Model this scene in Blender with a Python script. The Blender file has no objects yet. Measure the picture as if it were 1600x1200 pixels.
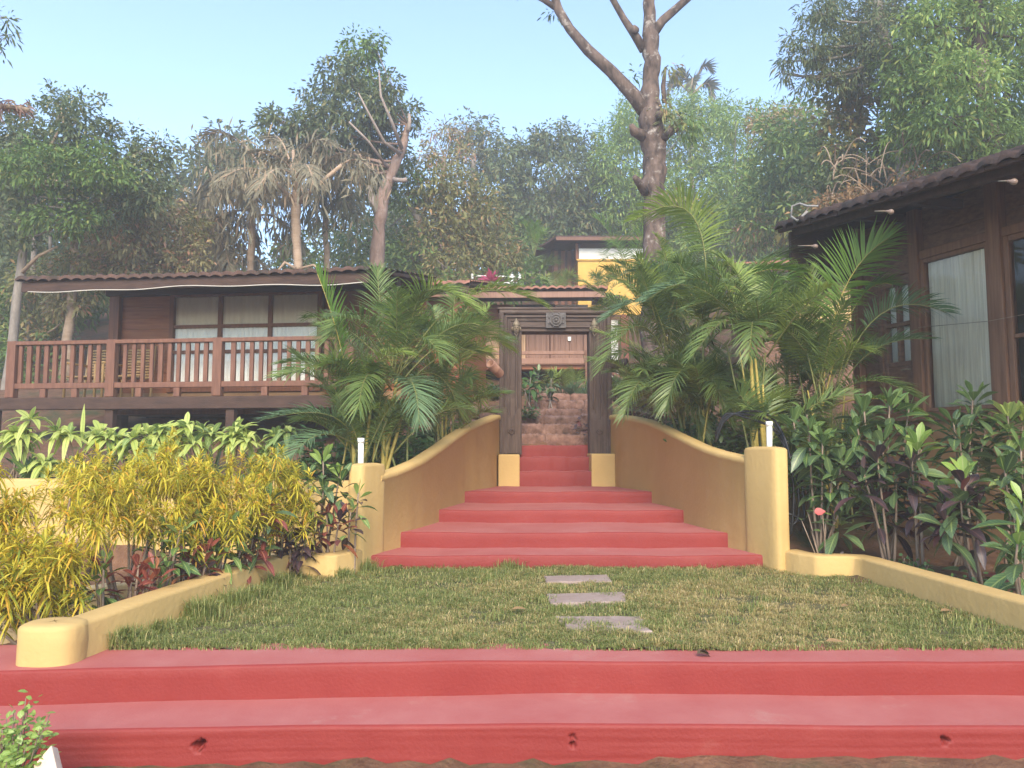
import bpy, math, random
import numpy as np
from mathutils import Vector

# ------------------------------------------------------------------ camera, sky, sun, exposure
scene = bpy.context.scene
col = scene.collection
R = math.radians
CAM_Z, PITCH, FPX = 1.15, R(4.76), 1200.0
cam_d = bpy.data.cameras.new('camera')
cam_d.sensor_width = 36; cam_d.lens = 27.0; cam_d.clip_start = 0.05; cam_d.clip_end = 2000
cam = bpy.data.objects.new('camera', cam_d); col.objects.link(cam)
cam.location = (0, 0, CAM_Z); cam.rotation_euler = (R(90) + PITCH, 0, 0)
scene.camera = cam

SUN_EL, SUN_AZ = 36, 176          # azimuth measured from +Y (view direction) towards +X: behind and to the left
world = bpy.data.worlds.new('World'); scene.world = world; world.use_nodes = True
nt = world.node_tree
sky = nt.nodes.new('ShaderNodeTexSky'); sky.sky_type = 'NISHITA'; sky.sun_disc = False
sky.sun_elevation = R(SUN_EL); sky.sun_rotation = R(SUN_AZ); sky.air_density = 1.0; sky.dust_density = 0.3; sky.ozone_density = 1.6
bg = nt.nodes['Background']; bg.inputs['Strength'].default_value = 0.125
nt.links.new(sky.outputs[0], bg.inputs['Color'])
sun_d = bpy.data.lights.new('sun', 'SUN'); sun_d.energy = 2.0; sun_d.angle = R(36); sun_d.color = (1.0, 0.85, 0.66)
sun = bpy.data.objects.new('sun', sun_d); col.objects.link(sun)
sd = Vector((math.sin(R(SUN_AZ)) * math.cos(R(SUN_EL)), math.cos(R(SUN_AZ)) * math.cos(R(SUN_EL)), math.sin(R(SUN_EL))))
sun.rotation_euler = (-sd).to_track_quat('-Z', 'Y').to_euler(); sun.location = (-20, -20, 30)
scene.view_settings.view_transform = 'Standard'; scene.view_settings.look = 'None'
scene.view_settings.gamma = 1; scene.view_settings.exposure = 1.78
scene.cycles.max_bounces = 8; scene.cycles.transparent_max_bounces = 12; scene.cycles.volume_bounces = 1

# ------------------------------------------------------------------ helpers
def P(u, v, y):
    """world point seen at photo pixel (u, v) and world distance y"""
    xc = (u - 800) / FPX; zc = (600 - v) / FPX
    k = y / (math.cos(PITCH) - zc * math.sin(PITCH))
    return np.array([xc * k, y, CAM_Z + k * (math.sin(PITCH) + zc * math.cos(PITCH))])

def norm(a):
    a = np.asarray(a, float)
    return a / np.maximum(np.linalg.norm(a, axis=-1, keepdims=True), 1e-9)

class Geo:
    def __init__(s): s.V = []; s.F = []; s.n = 0; s.UV = []; s.M = []; s.S = []
    def add(s, V, F, mi=0, UV=None, smooth=False):
        V = np.asarray(V, float).reshape(-1, 3)
        F = np.asarray(F, int)
        if F.ndim == 1: F = F[None]
        s.V.append(V); s.F.append(F + s.n); s.M.append(mi); s.S.append(smooth)
        s.UV.append(np.zeros((len(V), 2)) if UV is None else np.asarray(UV, float)); s.n += len(V)
    def grid(s, A, mi=0, smooth=False, close_u=False, UV=None):
        A = np.asarray(A, float); r, c = A.shape[:2]
        i, j = np.meshgrid(np.arange(r - 1), np.arange(c if close_u else c - 1), indexing='ij')
        j2 = (j + 1) % c
        F = np.stack([i * c + j, i * c + j2, (i + 1) * c + j2, (i + 1) * c + j], -1).reshape(-1, 4)
        s.add(A.reshape(-1, 3), F, mi, UV, smooth)
    def box(s, lo, hi, fr=None, mi=0):
        x0, y0, z0 = lo; x1, y1, z1 = hi
        V = [(x0,y0,z0),(x1,y0,z0),(x1,y1,z0),(x0,y1,z0),(x0,y0,z1),(x1,y0,z1),(x1,y1,z1),(x0,y1,z1)]
        if fr is not None: V = [fr(*p) for p in V]
        s.add(V, [(0,3,2,1),(4,5,6,7),(0,1,5,4),(1,2,6,5),(2,3,7,6),(3,0,4,7)], mi)
    def tube(s, pts, rad, n=6, mi=0, cap=True, smooth=True):
        pts = np.asarray(pts, float); rad = np.broadcast_to(np.asarray(rad, float), (len(pts),)).copy()
        if cap:
            pts = np.vstack([pts[:1], pts, pts[-1:]]); rad = np.concatenate([[1e-4], rad, [1e-4]])
        T = np.gradient(pts, axis=0); 
        if cap: T[0] = T[1] = pts[2] - pts[1]; T[-1] = T[-2] = pts[-2] - pts[-3]
        T = norm(T)
        ref = np.array([0, 0, 1.0]) if abs(norm(pts[-1] - pts[0])[2]) < .8 else np.array([1.0, 0, 0])
        A = norm(np.cross(T, ref)); B = np.cross(T, A)
        a = np.linspace(0, 2 * np.pi, n, endpoint=False)
        G = pts[:, None] + rad[:, None, None] * (np.cos(a)[None, :, None] * A[:, None] + np.sin(a)[None, :, None] * B[:, None])
        s.grid(G, mi, smooth, close_u=True)
    def lathe(s, prof, c, axis=(0,0,1), n=12, mi=0, smooth=True):
        ax = norm(axis); ref = np.array([1.0,0,0]) if abs(ax[0]) < .8 else np.array([0,1.0,0])
        A = norm(np.cross(ax, ref)); B = np.cross(ax, A); a = np.linspace(0, 2*np.pi, n, endpoint=False)
        ring = np.cos(a)[:, None] * A + np.sin(a)[:, None] * B
        G = np.array([np.asarray(c) + ax * h + ring * r for r, h in prof])
        s.grid(G, mi, smooth, close_u=True)
    def build(s, name, mats, parent=None, origin=None, bevel=0):
        V = np.concatenate(s.V); UV = np.concatenate(s.UV)
        if parent is not None:
            o = np.array(parent.matrix_basis.translation) if parent.parent is None else np.array(parent.matrix_basis.translation) + np.array(parent.parent.matrix_basis.translation)
            V = V - o; loc = (0, 0, 0)
        elif origin is None:
            o = np.array([(V[:,0].min()+V[:,0].max())/2, (V[:,1].min()+V[:,1].max())/2, V[:,2].min()]); V = V - o; loc = o
        else:
            o = np.asarray(origin, float); V = V - o; loc = o
        me = bpy.data.meshes.new(name)
        loops = np.concatenate([f.reshape(-1) for f in s.F]).astype(np.int32)
        tot = np.concatenate([np.full(len(f), f.shape[1]) for f in s.F])
        start = np.concatenate([[0], np.cumsum(tot)[:-1]]).astype(np.int32)
        mi = np.concatenate([np.full(len(f), m) for f, m in zip(s.F, s.M)]).astype(np.int32)
        sm = np.concatenate([np.full(len(f), m) for f, m in zip(s.F, s.S)])
        me.vertices.add(len(V)); me.vertices.foreach_set('co', V.astype(np.float32).ravel())
        me.loops.add(len(loops)); me.loops.foreach_set('vertex_index', loops)
        me.polygons.add(len(tot)); me.polygons.foreach_set('loop_start', start)
        me.polygons.foreach_set('material_index', mi); me.polygons.foreach_set('use_smooth', sm.astype(bool))
        if UV.any():
            uvl = me.uv_layers.new(name='UVMap'); uvl.data.foreach_set('uv', UV[loops].astype(np.float32).ravel())
        me.update(calc_edges=True); me.validate()
        for m in (mats if isinstance(mats, (list, tuple)) else [mats]): me.materials.append(m)
        ob = bpy.data.objects.new(name, me); col.objects.link(ob)
        if parent is not None: ob.parent = parent
        ob.location = loc
        if bevel:
            b = ob.modifiers.new('bevel', 'BEVEL'); b.width = bevel; b.segments = 2; b.limit_method = 'ANGLE'
        return ob

def tag(o, label=None, cat=None, group=None, kind=None):
    for k, v in (('label', label), ('category', cat), ('group', group), ('kind', kind)):
        if v: o[k] = v
    return o
def empty(name, loc, label, cat, group=None):
    o = bpy.data.objects.new(name, None); col.objects.link(o); o.location = tuple(loc); o.empty_display_size = .2
    return tag(o, label, cat, group)
def copy_tree(o, parent=None):
    c = o.copy(); col.objects.link(c)
    if parent is not None: c.parent = parent
    for ch in o.children: copy_tree(ch, c)
    return c

# ------------------------------------------------------------------ materials
def L(nt, a, b): nt.links.new(a, b)
def mat(name, c1, c2=None, scale=4, rough=.75, bump=0, bscale=30, stretch=(1,1,1), spec=.3, c3=None, c3scale=1.2, c3lo=.55, detail=6, metallic=0):
    m = bpy.data.materials.new(name); m.use_nodes = True; nt = m.node_tree; b = nt.nodes['Principled BSDF']
    c2 = c2 or c1
    tc = nt.nodes.new('ShaderNodeTexCoord'); mp = nt.nodes.new('ShaderNodeMapping'); mp.inputs['Scale'].default_value = stretch
    L(nt, tc.outputs['Object'], mp.inputs['Vector'])
    n = nt.nodes.new('ShaderNodeTexNoise'); n.inputs['Scale'].default_value = scale; n.inputs['Detail'].default_value = detail; n.inputs['Roughness'].default_value = .62
    L(nt, mp.outputs[0], n.inputs['Vector'])
    r = nt.nodes.new('ShaderNodeValToRGB'); r.color_ramp.elements[0].position = .32; r.color_ramp.elements[1].position = .68
    r.color_ramp.elements[0].color = (*c1, 1); r.color_ramp.elements[1].color = (*c2, 1)
    L(nt, n.outputs['Fac'], r.inputs[0]); out = r.outputs[0]
    if c3:
        n3 = nt.nodes.new('ShaderNodeTexNoise'); n3.inputs['Scale'].default_value = c3scale; n3.inputs['Detail'].default_value = 8; n3.inputs['Roughness'].default_value = .7
        L(nt, tc.outputs['Object'], n3.inputs['Vector'])
        mr = nt.nodes.new('ShaderNodeMapRange'); mr.inputs['From Min'].default_value = c3lo; mr.inputs['From Max'].default_value = c3lo + .15
        L(nt, n3.outputs['Fac'], mr.inputs['Value'])
        mx = nt.nodes.new('ShaderNodeMix'); mx.data_type = 'RGBA'; L(nt, mr.outputs[0], mx.inputs['Factor'])
        L(nt, out, mx.inputs['A']); mx.inputs['B'].default_value = (*c3, 1); out = mx.outputs['Result']
    L(nt, out, b.inputs['Base Color']); b.inputs['Roughness'].default_value = rough; b.inputs['Metallic'].default_value = metallic
    b.inputs['Specular IOR Level'].default_value = spec
    if bump:
        nb = nt.nodes.new('ShaderNodeTexNoise'); nb.inputs['Scale'].default_value = bscale; nb.inputs['Detail'].default_value = 5
        L(nt, mp.outputs[0], nb.inputs['Vector'])
        bp = nt.nodes.new('ShaderNodeBump'); bp.inputs['Strength'].default_value = min(1, bump); bp.inputs['Distance'].default_value = .02
        L(nt, nb.outputs['Fac'], bp.inputs['Height']); L(nt, bp.outputs[0], b.inputs['Normal'])
    return m
def leafmat(name, c1, c2, c3=None, trans=.35, rough=.5, vein=None, spec=.3):
    """leaf whose colour differs from leaf to leaf (random per island), with an optional paler midrib"""
    m = bpy.data.materials.new(name); m.use_nodes = True; nt = m.node_tree; b = nt.nodes['Principled BSDF']
    g = nt.nodes.new('ShaderNodeNewGeometry'); r = nt.nodes.new('ShaderNodeValToRGB')
    r.color_ramp.elements[0].color = (*c1, 1); r.color_ramp.elements[1].color = (*c2, 1)
    if c3:
        e = r.color_ramp.elements.new(.9); e.color = (*c3, 1); r.color_ramp.elements[2].position = 1; r.color_ramp.elements[2].color = (*c3, 1)
        e2 = r.color_ramp.elements.new(.82); e2.color = (*c2, 1)
    L(nt, g.outputs['Random Per Island'], r.inputs[0]); out = r.outputs[0]
    if vein:
        uv = nt.nodes.new('ShaderNodeUVMap'); sp = nt.nodes.new('ShaderNodeSeparateXYZ'); L(nt, uv.outputs[0], sp.inputs[0])
        a = nt.nodes.new('ShaderNodeMath'); a.operation = 'ABSOLUTE'; L(nt, sp.outputs['Y'], a.inputs[0])
        w = nt.nodes.new('ShaderNodeMath'); w.operation = 'MULTIPLY_ADD'; w.inputs[1].default_value = 1.6   # side veins slant forward
        w.inputs[2].default_value = 0
        s1 = nt.nodes.new('ShaderNodeMath'); s1.operation = 'MULTIPLY_ADD'; L(nt, sp.outputs['X'], s1.inputs[0]); s1.inputs[1].default_value = 60
        L(nt, a.outputs[0], w.inputs[0]); w.inputs[1].default_value = -12; L(nt, w.outputs[0], s1.inputs[2])
        sn = nt.nodes.new('ShaderNodeMath'); sn.operation = 'SINE'; L(nt, s1.outputs[0], sn.inputs[0])
        v1 = nt.nodes.new('ShaderNodeMapRange'); L(nt, sn.outputs[0], v1.inputs['Value']); v1.inputs['From Min'].default_value = .75; v1.inputs['From Max'].default_value = 1; v1.inputs['To Max'].default_value = .45
        v2 = nt.nodes.new('ShaderNodeMapRange'); L(nt, a.outputs[0], v2.inputs['Value']); v2.inputs['From Min'].default_value = .16; v2.inputs['From Max'].default_value = .05
        mxx = nt.nodes.new('ShaderNodeMath'); mxx.operation = 'MAXIMUM'; L(nt, v1.outputs[0], mxx.inputs[0]); L(nt, v2.outputs[0], mxx.inputs[1])
        mx = nt.nodes.new('ShaderNodeMix'); mx.data_type = 'RGBA'; L(nt, mxx.outputs[0], mx.inputs['Factor']); L(nt, out, mx.inputs['A'])
        mx.inputs['B'].default_value = (*vein, 1); out = mx.outputs['Result']
    L(nt, out, b.inputs['Base Color']); b.inputs['Roughness'].default_value = rough; b.inputs['Specular IOR Level'].default_value = spec
    t = nt.nodes.new('ShaderNodeBsdfTranslucent'); L(nt, out, t.inputs['Color'])
    ms = nt.nodes.new('ShaderNodeMixShader'); ms.inputs[0].default_value = trans
    L(nt, b.outputs[0], ms.inputs[1]); L(nt, t.outputs[0], ms.inputs[2])
    L(nt, ms.outputs[0], nt.nodes['Material Output'].inputs['Surface'])
    return m
def glassmat(name, tint=(.98,.98,.97)):
    m = bpy.data.materials.new(name); m.use_nodes = True; nt = m.node_tree; nt.nodes.remove(nt.nodes['Principled BSDF'])
    f = nt.nodes.new('ShaderNodeFresnel'); f.inputs['IOR'].default_value = 1.55
    tr = nt.nodes.new('ShaderNodeBsdfTransparent'); tr.inputs['Color'].default_value = (*tint, 1)
    gl = nt.nodes.new('ShaderNodeBsdfGlossy'); gl.inputs['Roughness'].default_value = .03
    ms = nt.nodes.new('ShaderNodeMixShader'); L(nt, f.outputs[0], ms.inputs[0]); L(nt, tr.outputs[0], ms.inputs[1]); L(nt, gl.outputs[0], ms.inputs[2])
    L(nt, ms.outputs[0], nt.nodes['Material Output'].inputs['Surface'])
    return m

K = {}
K['soil'] = mat('laterite soil', (.09,.045,.025), (.17,.09,.05), 6, .95, .9, 25, c3=(.045,.055,.02), c3scale=.9, c3lo=.5)
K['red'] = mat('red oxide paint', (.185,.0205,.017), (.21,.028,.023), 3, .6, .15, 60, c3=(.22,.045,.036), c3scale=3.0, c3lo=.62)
K['tread'] = mat('dusty skylit red paint', (.33,.088,.078), (.37,.125,.11), 2.5, .8, .15, 60, c3=(.37,.18,.15), c3scale=2.0, c3lo=.60)  # dust and the sky light falling on treads, both put into the colour
K['yellow'] = mat('ochre wall paint', (.46,.312,.118), (.50,.342,.135), 2.2, .8, .22, 22, c3=(.43,.285,.105), c3scale=1.0, c3lo=.55)
K['cap'] = K['yellow']
K['slab'] = mat('pinkish grey paving slab', (.25,.185,.155), (.34,.265,.23), 5, .85, .3, 60, c3=(.20,.15,.115), c3scale=6, c3lo=.55)
K['laterite'] = mat('laterite block', (.13,.07,.05), (.29,.175,.135), 7, .95, 1.0, 16, c3=(.07,.045,.035), c3scale=4, c3lo=.55)
K['gatewood'] = mat('weathered dark wood', (.045,.030,.024), (.105,.072,.055), 5, .7, .4, 22, stretch=(6,6,.5), c3=(.14,.105,.085), c3scale=1.5, c3lo=.58)
K['gatewood_h'] = mat('weathered dark wood lintel', (.05,.034,.027), (.11,.076,.059), 5, .7, .4, 22, stretch=(.5,6,6), c3=(.14,.105,.085), c3scale=1.5, c3lo=.58)
K['brass'] = mat('old brass', (.14,.11,.075), (.24,.19,.125), 30, .6, .3, 50, metallic=.25)
K['teak'] = mat('teak plank', (0.195,0.0598,0.02), (0.325,0.117,0.0425), 3, .5, .15, 14, stretch=(.5,4,9))
K['teak_v'] = mat('teak post', (0.13,0.0442,0.01875), (0.221,0.0806,0.03375), 3, .5, .15, 14, stretch=(8,8,.5))
K['oldteak'] = mat('grey brown old teak plank', (0.1232,0.0616,0.0378), (0.2175,0.119,0.0756), 3, .6, .2, 14, stretch=(.5,4,9))
K['oldteak_v'] = mat('grey brown old teak post', (0.145,0.0672,0.03645), (0.2465,0.126,0.07425), 3, .6, .2, 14, stretch=(8,8,.5))
K['rail'] = mat('brown painted rail', (.115,.050,.031), (.19,.088,.054), 3, .55, .2, 14, stretch=(6,6,1))
K['darkbeam'] = mat('dark beam', (0.0396,0.0216,0.01584), (0.072,0.0396,0.02736), 3, .75, .3, 16, stretch=(1,5,5))
K['tile'] = mat('clay roof tile', (.20,.085,.06), (.33,.16,.115), 6, .85, .4, 30, c3=(.09,.06,.05), c3scale=2.5, c3lo=.53)
K['tiledark'] = mat('mossy clay roof tile', (.055,.034,.027), (.11,.06,.045), 6, .9, .5, 30, c3=(.03,.027,.022), c3scale=2.5, c3lo=.5)
K['tiledarker'] = mat('darker roof tile', (.035,.025,.021), (.075,.045,.036), 6, .9, .5, 30, c3=(.022,.02,.018), c3scale=2.5, c3lo=.5)  # darker copy of the clay tile for the right bungalow roof
K['curtain'] = mat('cream curtain', (.82,.80,.74), (.88,.86,.80), 2, .9, .15, 60, stretch=(6,6,.4))
K['greycurtain'] = mat('grey striped curtain', (.62,.56,.45), (.86,.80,.66), 7, .9, .2, 60, stretch=(6,6,.15), detail=2)
K['glass'] = glassmat('window glass')
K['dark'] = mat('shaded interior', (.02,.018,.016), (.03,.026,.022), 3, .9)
K['plinth'] = mat('ochre plinth paint', (.27,.155,.075), (.32,.19,.09), 2, .85, .3, 15, c3=(.16,.09,.05), c3scale=1.2, c3lo=.52)
K['white'] = mat('white paint', (.72,.72,.68), (.80,.80,.76), 3, .6)
K['hutyellow'] = mat('deep yellow paint', (.62,.37,.085), (.70,.44,.115), 3, .8)
K['metal'] = mat('steel padlock', (.5,.48,.42), (.6,.57,.5), 30, .35, metallic=.8)
K['pvc'] = mat('white plastic pipe', (.72,.71,.66), (.8,.79,.74), 20, .4, c3=(.5,.46,.36), c3scale=14, c3lo=.6)
K['hose'] = mat('black hose', (.012,.012,.013), (.02,.02,.02), 20, .4, spec=.5)
K['terracotta'] = mat('terracotta', (.34,.17,.11), (.45,.26,.18), 15, .85, .3, 60)
K['burnt'] = mat('burnt bamboo', (.04,.03,.027), (.10,.075,.06), 20, .7, .3, 60)
K['bamboo'] = mat('bamboo slat', (.42,.27,.11), (.55,.37,.17), 8, .5, .1, 60, stretch=(1,1,.3))
K['bark'] = mat('mottled brown bark', (.035,.024,.020), (.17,.12,.095), 4.5, .95, 1.0, 12, stretch=(1.6,1.6,.6), c3=(.42,.38,.34), c3scale=4.5, c3lo=.555)
K['palebark'] = mat('tan bark', (.30,.21,.14), (.42,.31,.22), 4, .95, .8, 12, stretch=(1,1,3))
K['redbark'] = mat('reddish brown bark', (.17,.11,.085), (.29,.205,.165), 5, .95, .8, 14, stretch=(2,2,.7), c3=(.36,.30,.26), c3scale=4, c3lo=.58)
K['greybark'] = mat('grey bark', (.16,.14,.12), (.27,.235,.20), 5, .95, .8, 14, stretch=(2,2,.8))
K['reddoor'] = mat('reddish brown door', (.20,.105,.07), (.29,.16,.11), 3, .5, .1, 14, stretch=(8,8,.5))
K['limb'] = mat('pale grey limb', (.24,.19,.16), (.36,.30,.26), 6, .95, .6, 16)
K['cane'] = mat('yellow palm cane', (.33,.25,.05), (.45,.36,.10), 4, .45, .1, 20, stretch=(1,1,6), c3=(.16,.17,.05), c3scale=4, c3lo=.55)
K['greencane'] = mat('green palm cane', (.13,.15,.045), (.22,.22,.07), 4, .5, .1, 20, stretch=(1,1,6), c3=(.25,.19,.09), c3scale=4, c3lo=.55)
K['stem'] = mat('plant stem', (.17,.12,.085), (.25,.19,.14), 8, .8, .3, 40)
# leaves
K['palm'] = leafmat('palm leaflet', (0.08613,0.1452,0.042), (0.1845,0.2561,0.0675), trans=.35, rough=.42, spec=.5)
K['palmlight'] = leafmat('light green palm leaflet', (.13,.25,.04), (.22,.36,.06), trans=.45, rough=.45, spec=.4)  # lighter yellow-green leaflets of the brightest fronds
K['palmmid'] = leafmat('mid green palm leaflet', (0.1723,0.2561,0.0525), (0.32,0.3927,0.09), trans=.4, rough=.42, spec=.5)
K['palmblue'] = leafmat('bluish palm leaflet', (0.09375,0.1688,0.0825), (0.1875,0.2869,0.135), trans=.35, rough=.42, spec=.5)
K['fishtail'] = leafmat('dusty fishtail leaflet', (.15,.14,.09), (.28,.25,.165), (.38,.28,.18), trans=.3, rough=.7)
K['fishgreen'] = leafmat('dusty green fishtail leaflet', (.09,.105,.06), (.16,.165,.095), (.24,.19,.11), trans=.3, rough=.7)
K['ycroton'] = leafmat('yellow croton leaf', (.44,.40,.035), (.72,.60,.075), (.72,.42,.06), trans=.42, rough=.45)
K['ygreen'] = leafmat('green croton leaf', (0.168,0.228,0.036), (0.36,0.36,0.048), trans=.35, rough=.45)
K['dcroton'] = leafmat('dark croton leaf', (0.04785,0.08505,0.03744), (0.09788,0.1519,0.0599), trans=.15, rough=.32, vein=(0.1958,0.2633,0.0936), spec=.6)
K['gcroton'] = leafmat('green broad leaf', (0.052,0.108,0.036), (0.104,0.18,0.054), trans=.25, rough=.35, vein=(0.286,0.36,0.096), spec=.5)
K['pcroton'] = leafmat('purple croton leaf', (0.036,0.024,0.0288), (0.0744,0.048,0.054), (0.144,0.042,0.036), trans=.15, rough=.35, vein=(0.132,0.066,0.06), spec=.6)
K['young'] = leafmat('young lime leaf', (.20,.33,.06), (.33,.45,.10), trans=.4, rough=.38, vein=(.40,.48,.16), spec=.5)
K['midyoung'] = leafmat('soft green young leaf', (.085,.150,.045), (.15,.235,.07), trans=.35, rough=.4, vein=(.22,.30,.10), spec=.4)
K['rcroton'] = leafmat('red croton leaf', (.13,.030,.025), (.24,.06,.045), (.36,.14,.05), trans=.25, rough=.4, vein=(.42,.16,.10), spec=.5)
K['pale'] = leafmat('pale variegated leaf', (.40,.48,.11), (.58,.63,.21), trans=.4, rough=.5, vein=(.24,.36,.08))
K['palegreen'] = leafmat('green edged leaf', (.12,.20,.05), (.24,.33,.10), trans=.35, rough=.45, vein=(.42,.50,.20))
K['fern'] = leafmat('fern leaf', (.10,.20,.045), (.20,.32,.08), trans=.4, rough=.55)
K['herb'] = leafmat('herb leaf', (.05,.12,.035), (.11,.20,.06), trans=.35, rough=.5)
K['calathea'] = leafmat('red and cream leaf', (.14,.045,.045), (.33,.30,.20), (.10,.16,.06), trans=.3, rough=.45)
K['dry'] = leafmat('dry leaf', (.22,.13,.06), (.36,.24,.12), trans=.3, rough=.8)
K['deadleaf'] = mat('dead brown leaf', (.05,.035,.02), (.09,.06,.035), 30, .8)
K['t_blue'] = leafmat('dusty dark green tree leaf', (0.0825,0.1237,0.05796), (0.1733,0.2222,0.09936), (0.2475,0.238,0.1104), rough=.6)
K['t_green'] = leafmat('green tree leaf', (0.08016,0.1511,0.0405), (0.1691,0.2665,0.0675), (0.2671,0.302,0.081), rough=.6)
K['t_olive'] = leafmat('olive tree leaf', (0.1485,0.1688,0.06075), (0.2835,0.2767,0.108), (0.405,0.2565,0.1215), rough=.65)
K['t_rust'] = leafmat('rusty tree leaf', (0.2052,0.1985,0.0891), (0.3847,0.3331,0.156), (0.513,0.2693,0.1633), rough=.7)
K['t_bright'] = leafmat('bright tree leaf', (.10,.18,.04), (.19,.28,.07), rough=.55)
K['t_light'] = leafmat('light green tree leaf', (0.1515,0.2576,0.0648), (0.285,0.3997,0.108), (0.3919,0.4441,0.1215), rough=.6)
K['t_far'] = leafmat('far tree leaf', (0.0825,0.1173,0.0504), (0.1725,0.2139,0.09), (0.27,0.2208,0.096), rough=.65)
K['vine'] = leafmat('vine leaf', (.15,.19,.06), (.30,.31,.11), (.45,.28,.07), rough=.5)
K['twig'] = mat('dry creeper', (.22,.16,.11), (.32,.25,.18), 9, .9)

# ------------------------------------------------------------------ ground
WL = ([7.0, 7.5, 8.1, 9.1, 10.2, 11.4, 12.4], [-1.45, -1.38, -1.06, -.83, -.62, -.19, -.19])      # inner face of the left curved wall
WR = ([7.0, 7.3, 8.1, 9.1, 10.2, 11.4, 12.4], [2.53, 2.49, 2.14, 1.98, 1.84, 1.50, 1.50])          # inner face of the right curved wall
xl_at = lambda y: np.interp(y, *WL); xr_at = lambda y: np.interp(y, *WR)
def ground_z(x, y):
    x = np.asarray(x, float); y = np.asarray(y, float)
    left = np.interp(y, [-400, 3.4, 4.0, 5.0, 8.35, 8.45, 10, 12, 14, 17, 20, 24, 30, 40, 60, 140, 400], [-.36, -.36, -.34, -.24, -.16, .72, .85, 1.15, 1.5, 2.3, 3.0, 4.4, 6.4, 9.5, 15, 32, 40])
    near = np.interp(y, [-400, 3.4, 4.5, 6, 7.3, 7.9, 8.8, 10, 12, 14], [-.36, -.36, -.25, -.02, .04, .25, .95, 1.05, 1.15, 1.5])
    bed = np.interp(y, [3.4, 4.5, 6, 8, 10, 11.5, 14], [-.36, -.25, .03, .12, .7, 1.1, 1.5])
    k = np.clip((x - 2.75) / .8, 0, 1); right = np.where(y < 14, near * (1 - k) + bed * k, left)
    z = np.where(x < .6, left, right)
    inside = (x > xl_at(y) - .10) & (x < xr_at(y) + .10) & (y < 12.35)
    z = np.where(inside & (y > 3.6), np.minimum(z, -.30), z)
    z = z + np.clip(x - 5, 0, 60) * .10 * np.clip((y - 13) / 12, 0, 1)
    return z
def gz(x, y): return float(ground_z(x, y))
xs = np.concatenate([np.linspace(-400, -14, 24), np.arange(-13.5, 13.6, .1), np.linspace(14, 400, 24)])
ys = np.concatenate([np.linspace(-300, 2, 12), np.arange(2.5, 13, .1), np.arange(13, 42, .5), np.linspace(43, 400, 30)])
X, Y = np.meshgrid(xs, ys); Z = ground_z(X, Y); rg = np.random.default_rng(1)
Z += np.where((abs(X) < 14) & (Y < 42), rg.normal(0, .012, Z.shape), rg.normal(0, .25, Z.shape) * (Y > 42))
g = Geo(); g.grid(np.stack([X, Y, Z], -1), 0, True)
tag(g.build('ground', K['soil'], origin=(0, 0, 0)), kind='structure')

# lawn sheet
def lawn_left(y): return np.interp(y, [4.2, 6.9, 7.0, 7.3, 7.6], [-2.33, -1.94, -1.52, -1.40, -1.36])
def lawn_right(y): return np.interp(y, [4.2, 4.76, 6.85, 6.9, 7.3, 7.6], [3.20, 3.16, 3.0, 2.66, 2.5, 2.45])
ly = np.linspace(4.49, 7.62, 60); A = []
for y in ly:
    a, b = lawn_left(y) - .04, lawn_right(y) + .04
    if y < 4.6: a, b = -2.36, 3.4
    xx = np.linspace(a, b, 90); A.append(np.stack([xx, np.full(90, y), rg.normal(-.004, .006, 90) + .012 * np.sin(xx * 2.3) * np.sin(y * 3)], -1))
K['turf'] = mat('turf soil', (.07,.075,.03), (.12,.10,.05), 7, .95, .8, 40)
g = Geo(); g.grid(np.array(A), 0, True); tag(g.build('lawn', K['turf'], origin=(.4, 6, 0)), kind='structure')

# stepping stones (three slabs set in the grass)
stones = [((850,900),(948,898),(956,908),(856,909),'thin paving slab in the lawn closest to the red stairs'),
          ((854,928),(972,925),(981,940),(862,942),'middle grey paving slab set in the lawn'),
          ((866,963),(1000,963),(1018,986),(893,984),'largest grey paving slab in the lawn nearest the lower red steps')]
def onplane(u, v, z):
    d = P(u, v, 1.0) - np.array([0, 0, CAM_Z]); k = (z - CAM_Z) / d[2]; return np.array([0, 0, CAM_Z]) + d * k
slabs = []
for q in stones:
    c = np.array([onplane(u, v, .025)[:2] for u, v in q[:4]])
    # subdivide the rim and chip it a little
    rim = []
    for i in range(4):
        for t in np.linspace(0, 1, 9)[:-1]: rim.append(c[i] * (1 - t) + c[(i + 1) % 4] * t)
    rim = np.array(rim) + rg.normal(0, .008, (32, 2)); cc = rim.mean(0)
    g = Geo(); rings = [(1.0, -.06), (1.0, .018), (.985, .026), (.5, .028), (.001, .028)]
    g.grid(np.array([np.c_[cc + (rim - cc) * s, np.full(32, z)] for s, z in rings])[:, ::-1], 0, False, close_u=True)
    slabs.append(cc); tag(g.build('stepping_stone', K['slab']), q[4], 'paving slab', 'stepping stones in the lawn')

# grass blades: one tangle nobody could count
def blades(pts, h, spread, rng, w=.006):
    n = len(pts); a = rng.uniform(0, 2*np.pi, n); lean = np.minimum(rng.uniform(.1, 1.0, n) * spread, 1.5)
    d = np.stack([np.cos(a), np.sin(a), np.zeros(n)], -1); s = np.stack([-np.sin(a), np.cos(a), np.zeros(n)], -1)
    hh = h * rng.uniform(.6, 1.3, n)
    p1 = pts + d * (hh * lean * .35)[:, None] + np.array([0,0,1]) * (hh * .62)[:, None]
    p2 = pts + d * (hh * lean)[:, None] + np.array([0,0,1]) * (hh * (1 - .35 * lean))[:, None]
    ww = (w * rng.uniform(.6, 1.2, n))[:, None] / 2
    V = np.stack([pts - s*ww, pts + s*ww, p1 - s*ww*.8, p1 + s*ww*.8, p2 - s*ww*.15, p2 + s*ww*.15], 1)
    b = np.arange(n)[:, None] * 6
    F = np.concatenate([b + [0,1,3,2], b + [2,3,5,4]])
    return V.reshape(-1, 3), F
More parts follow.
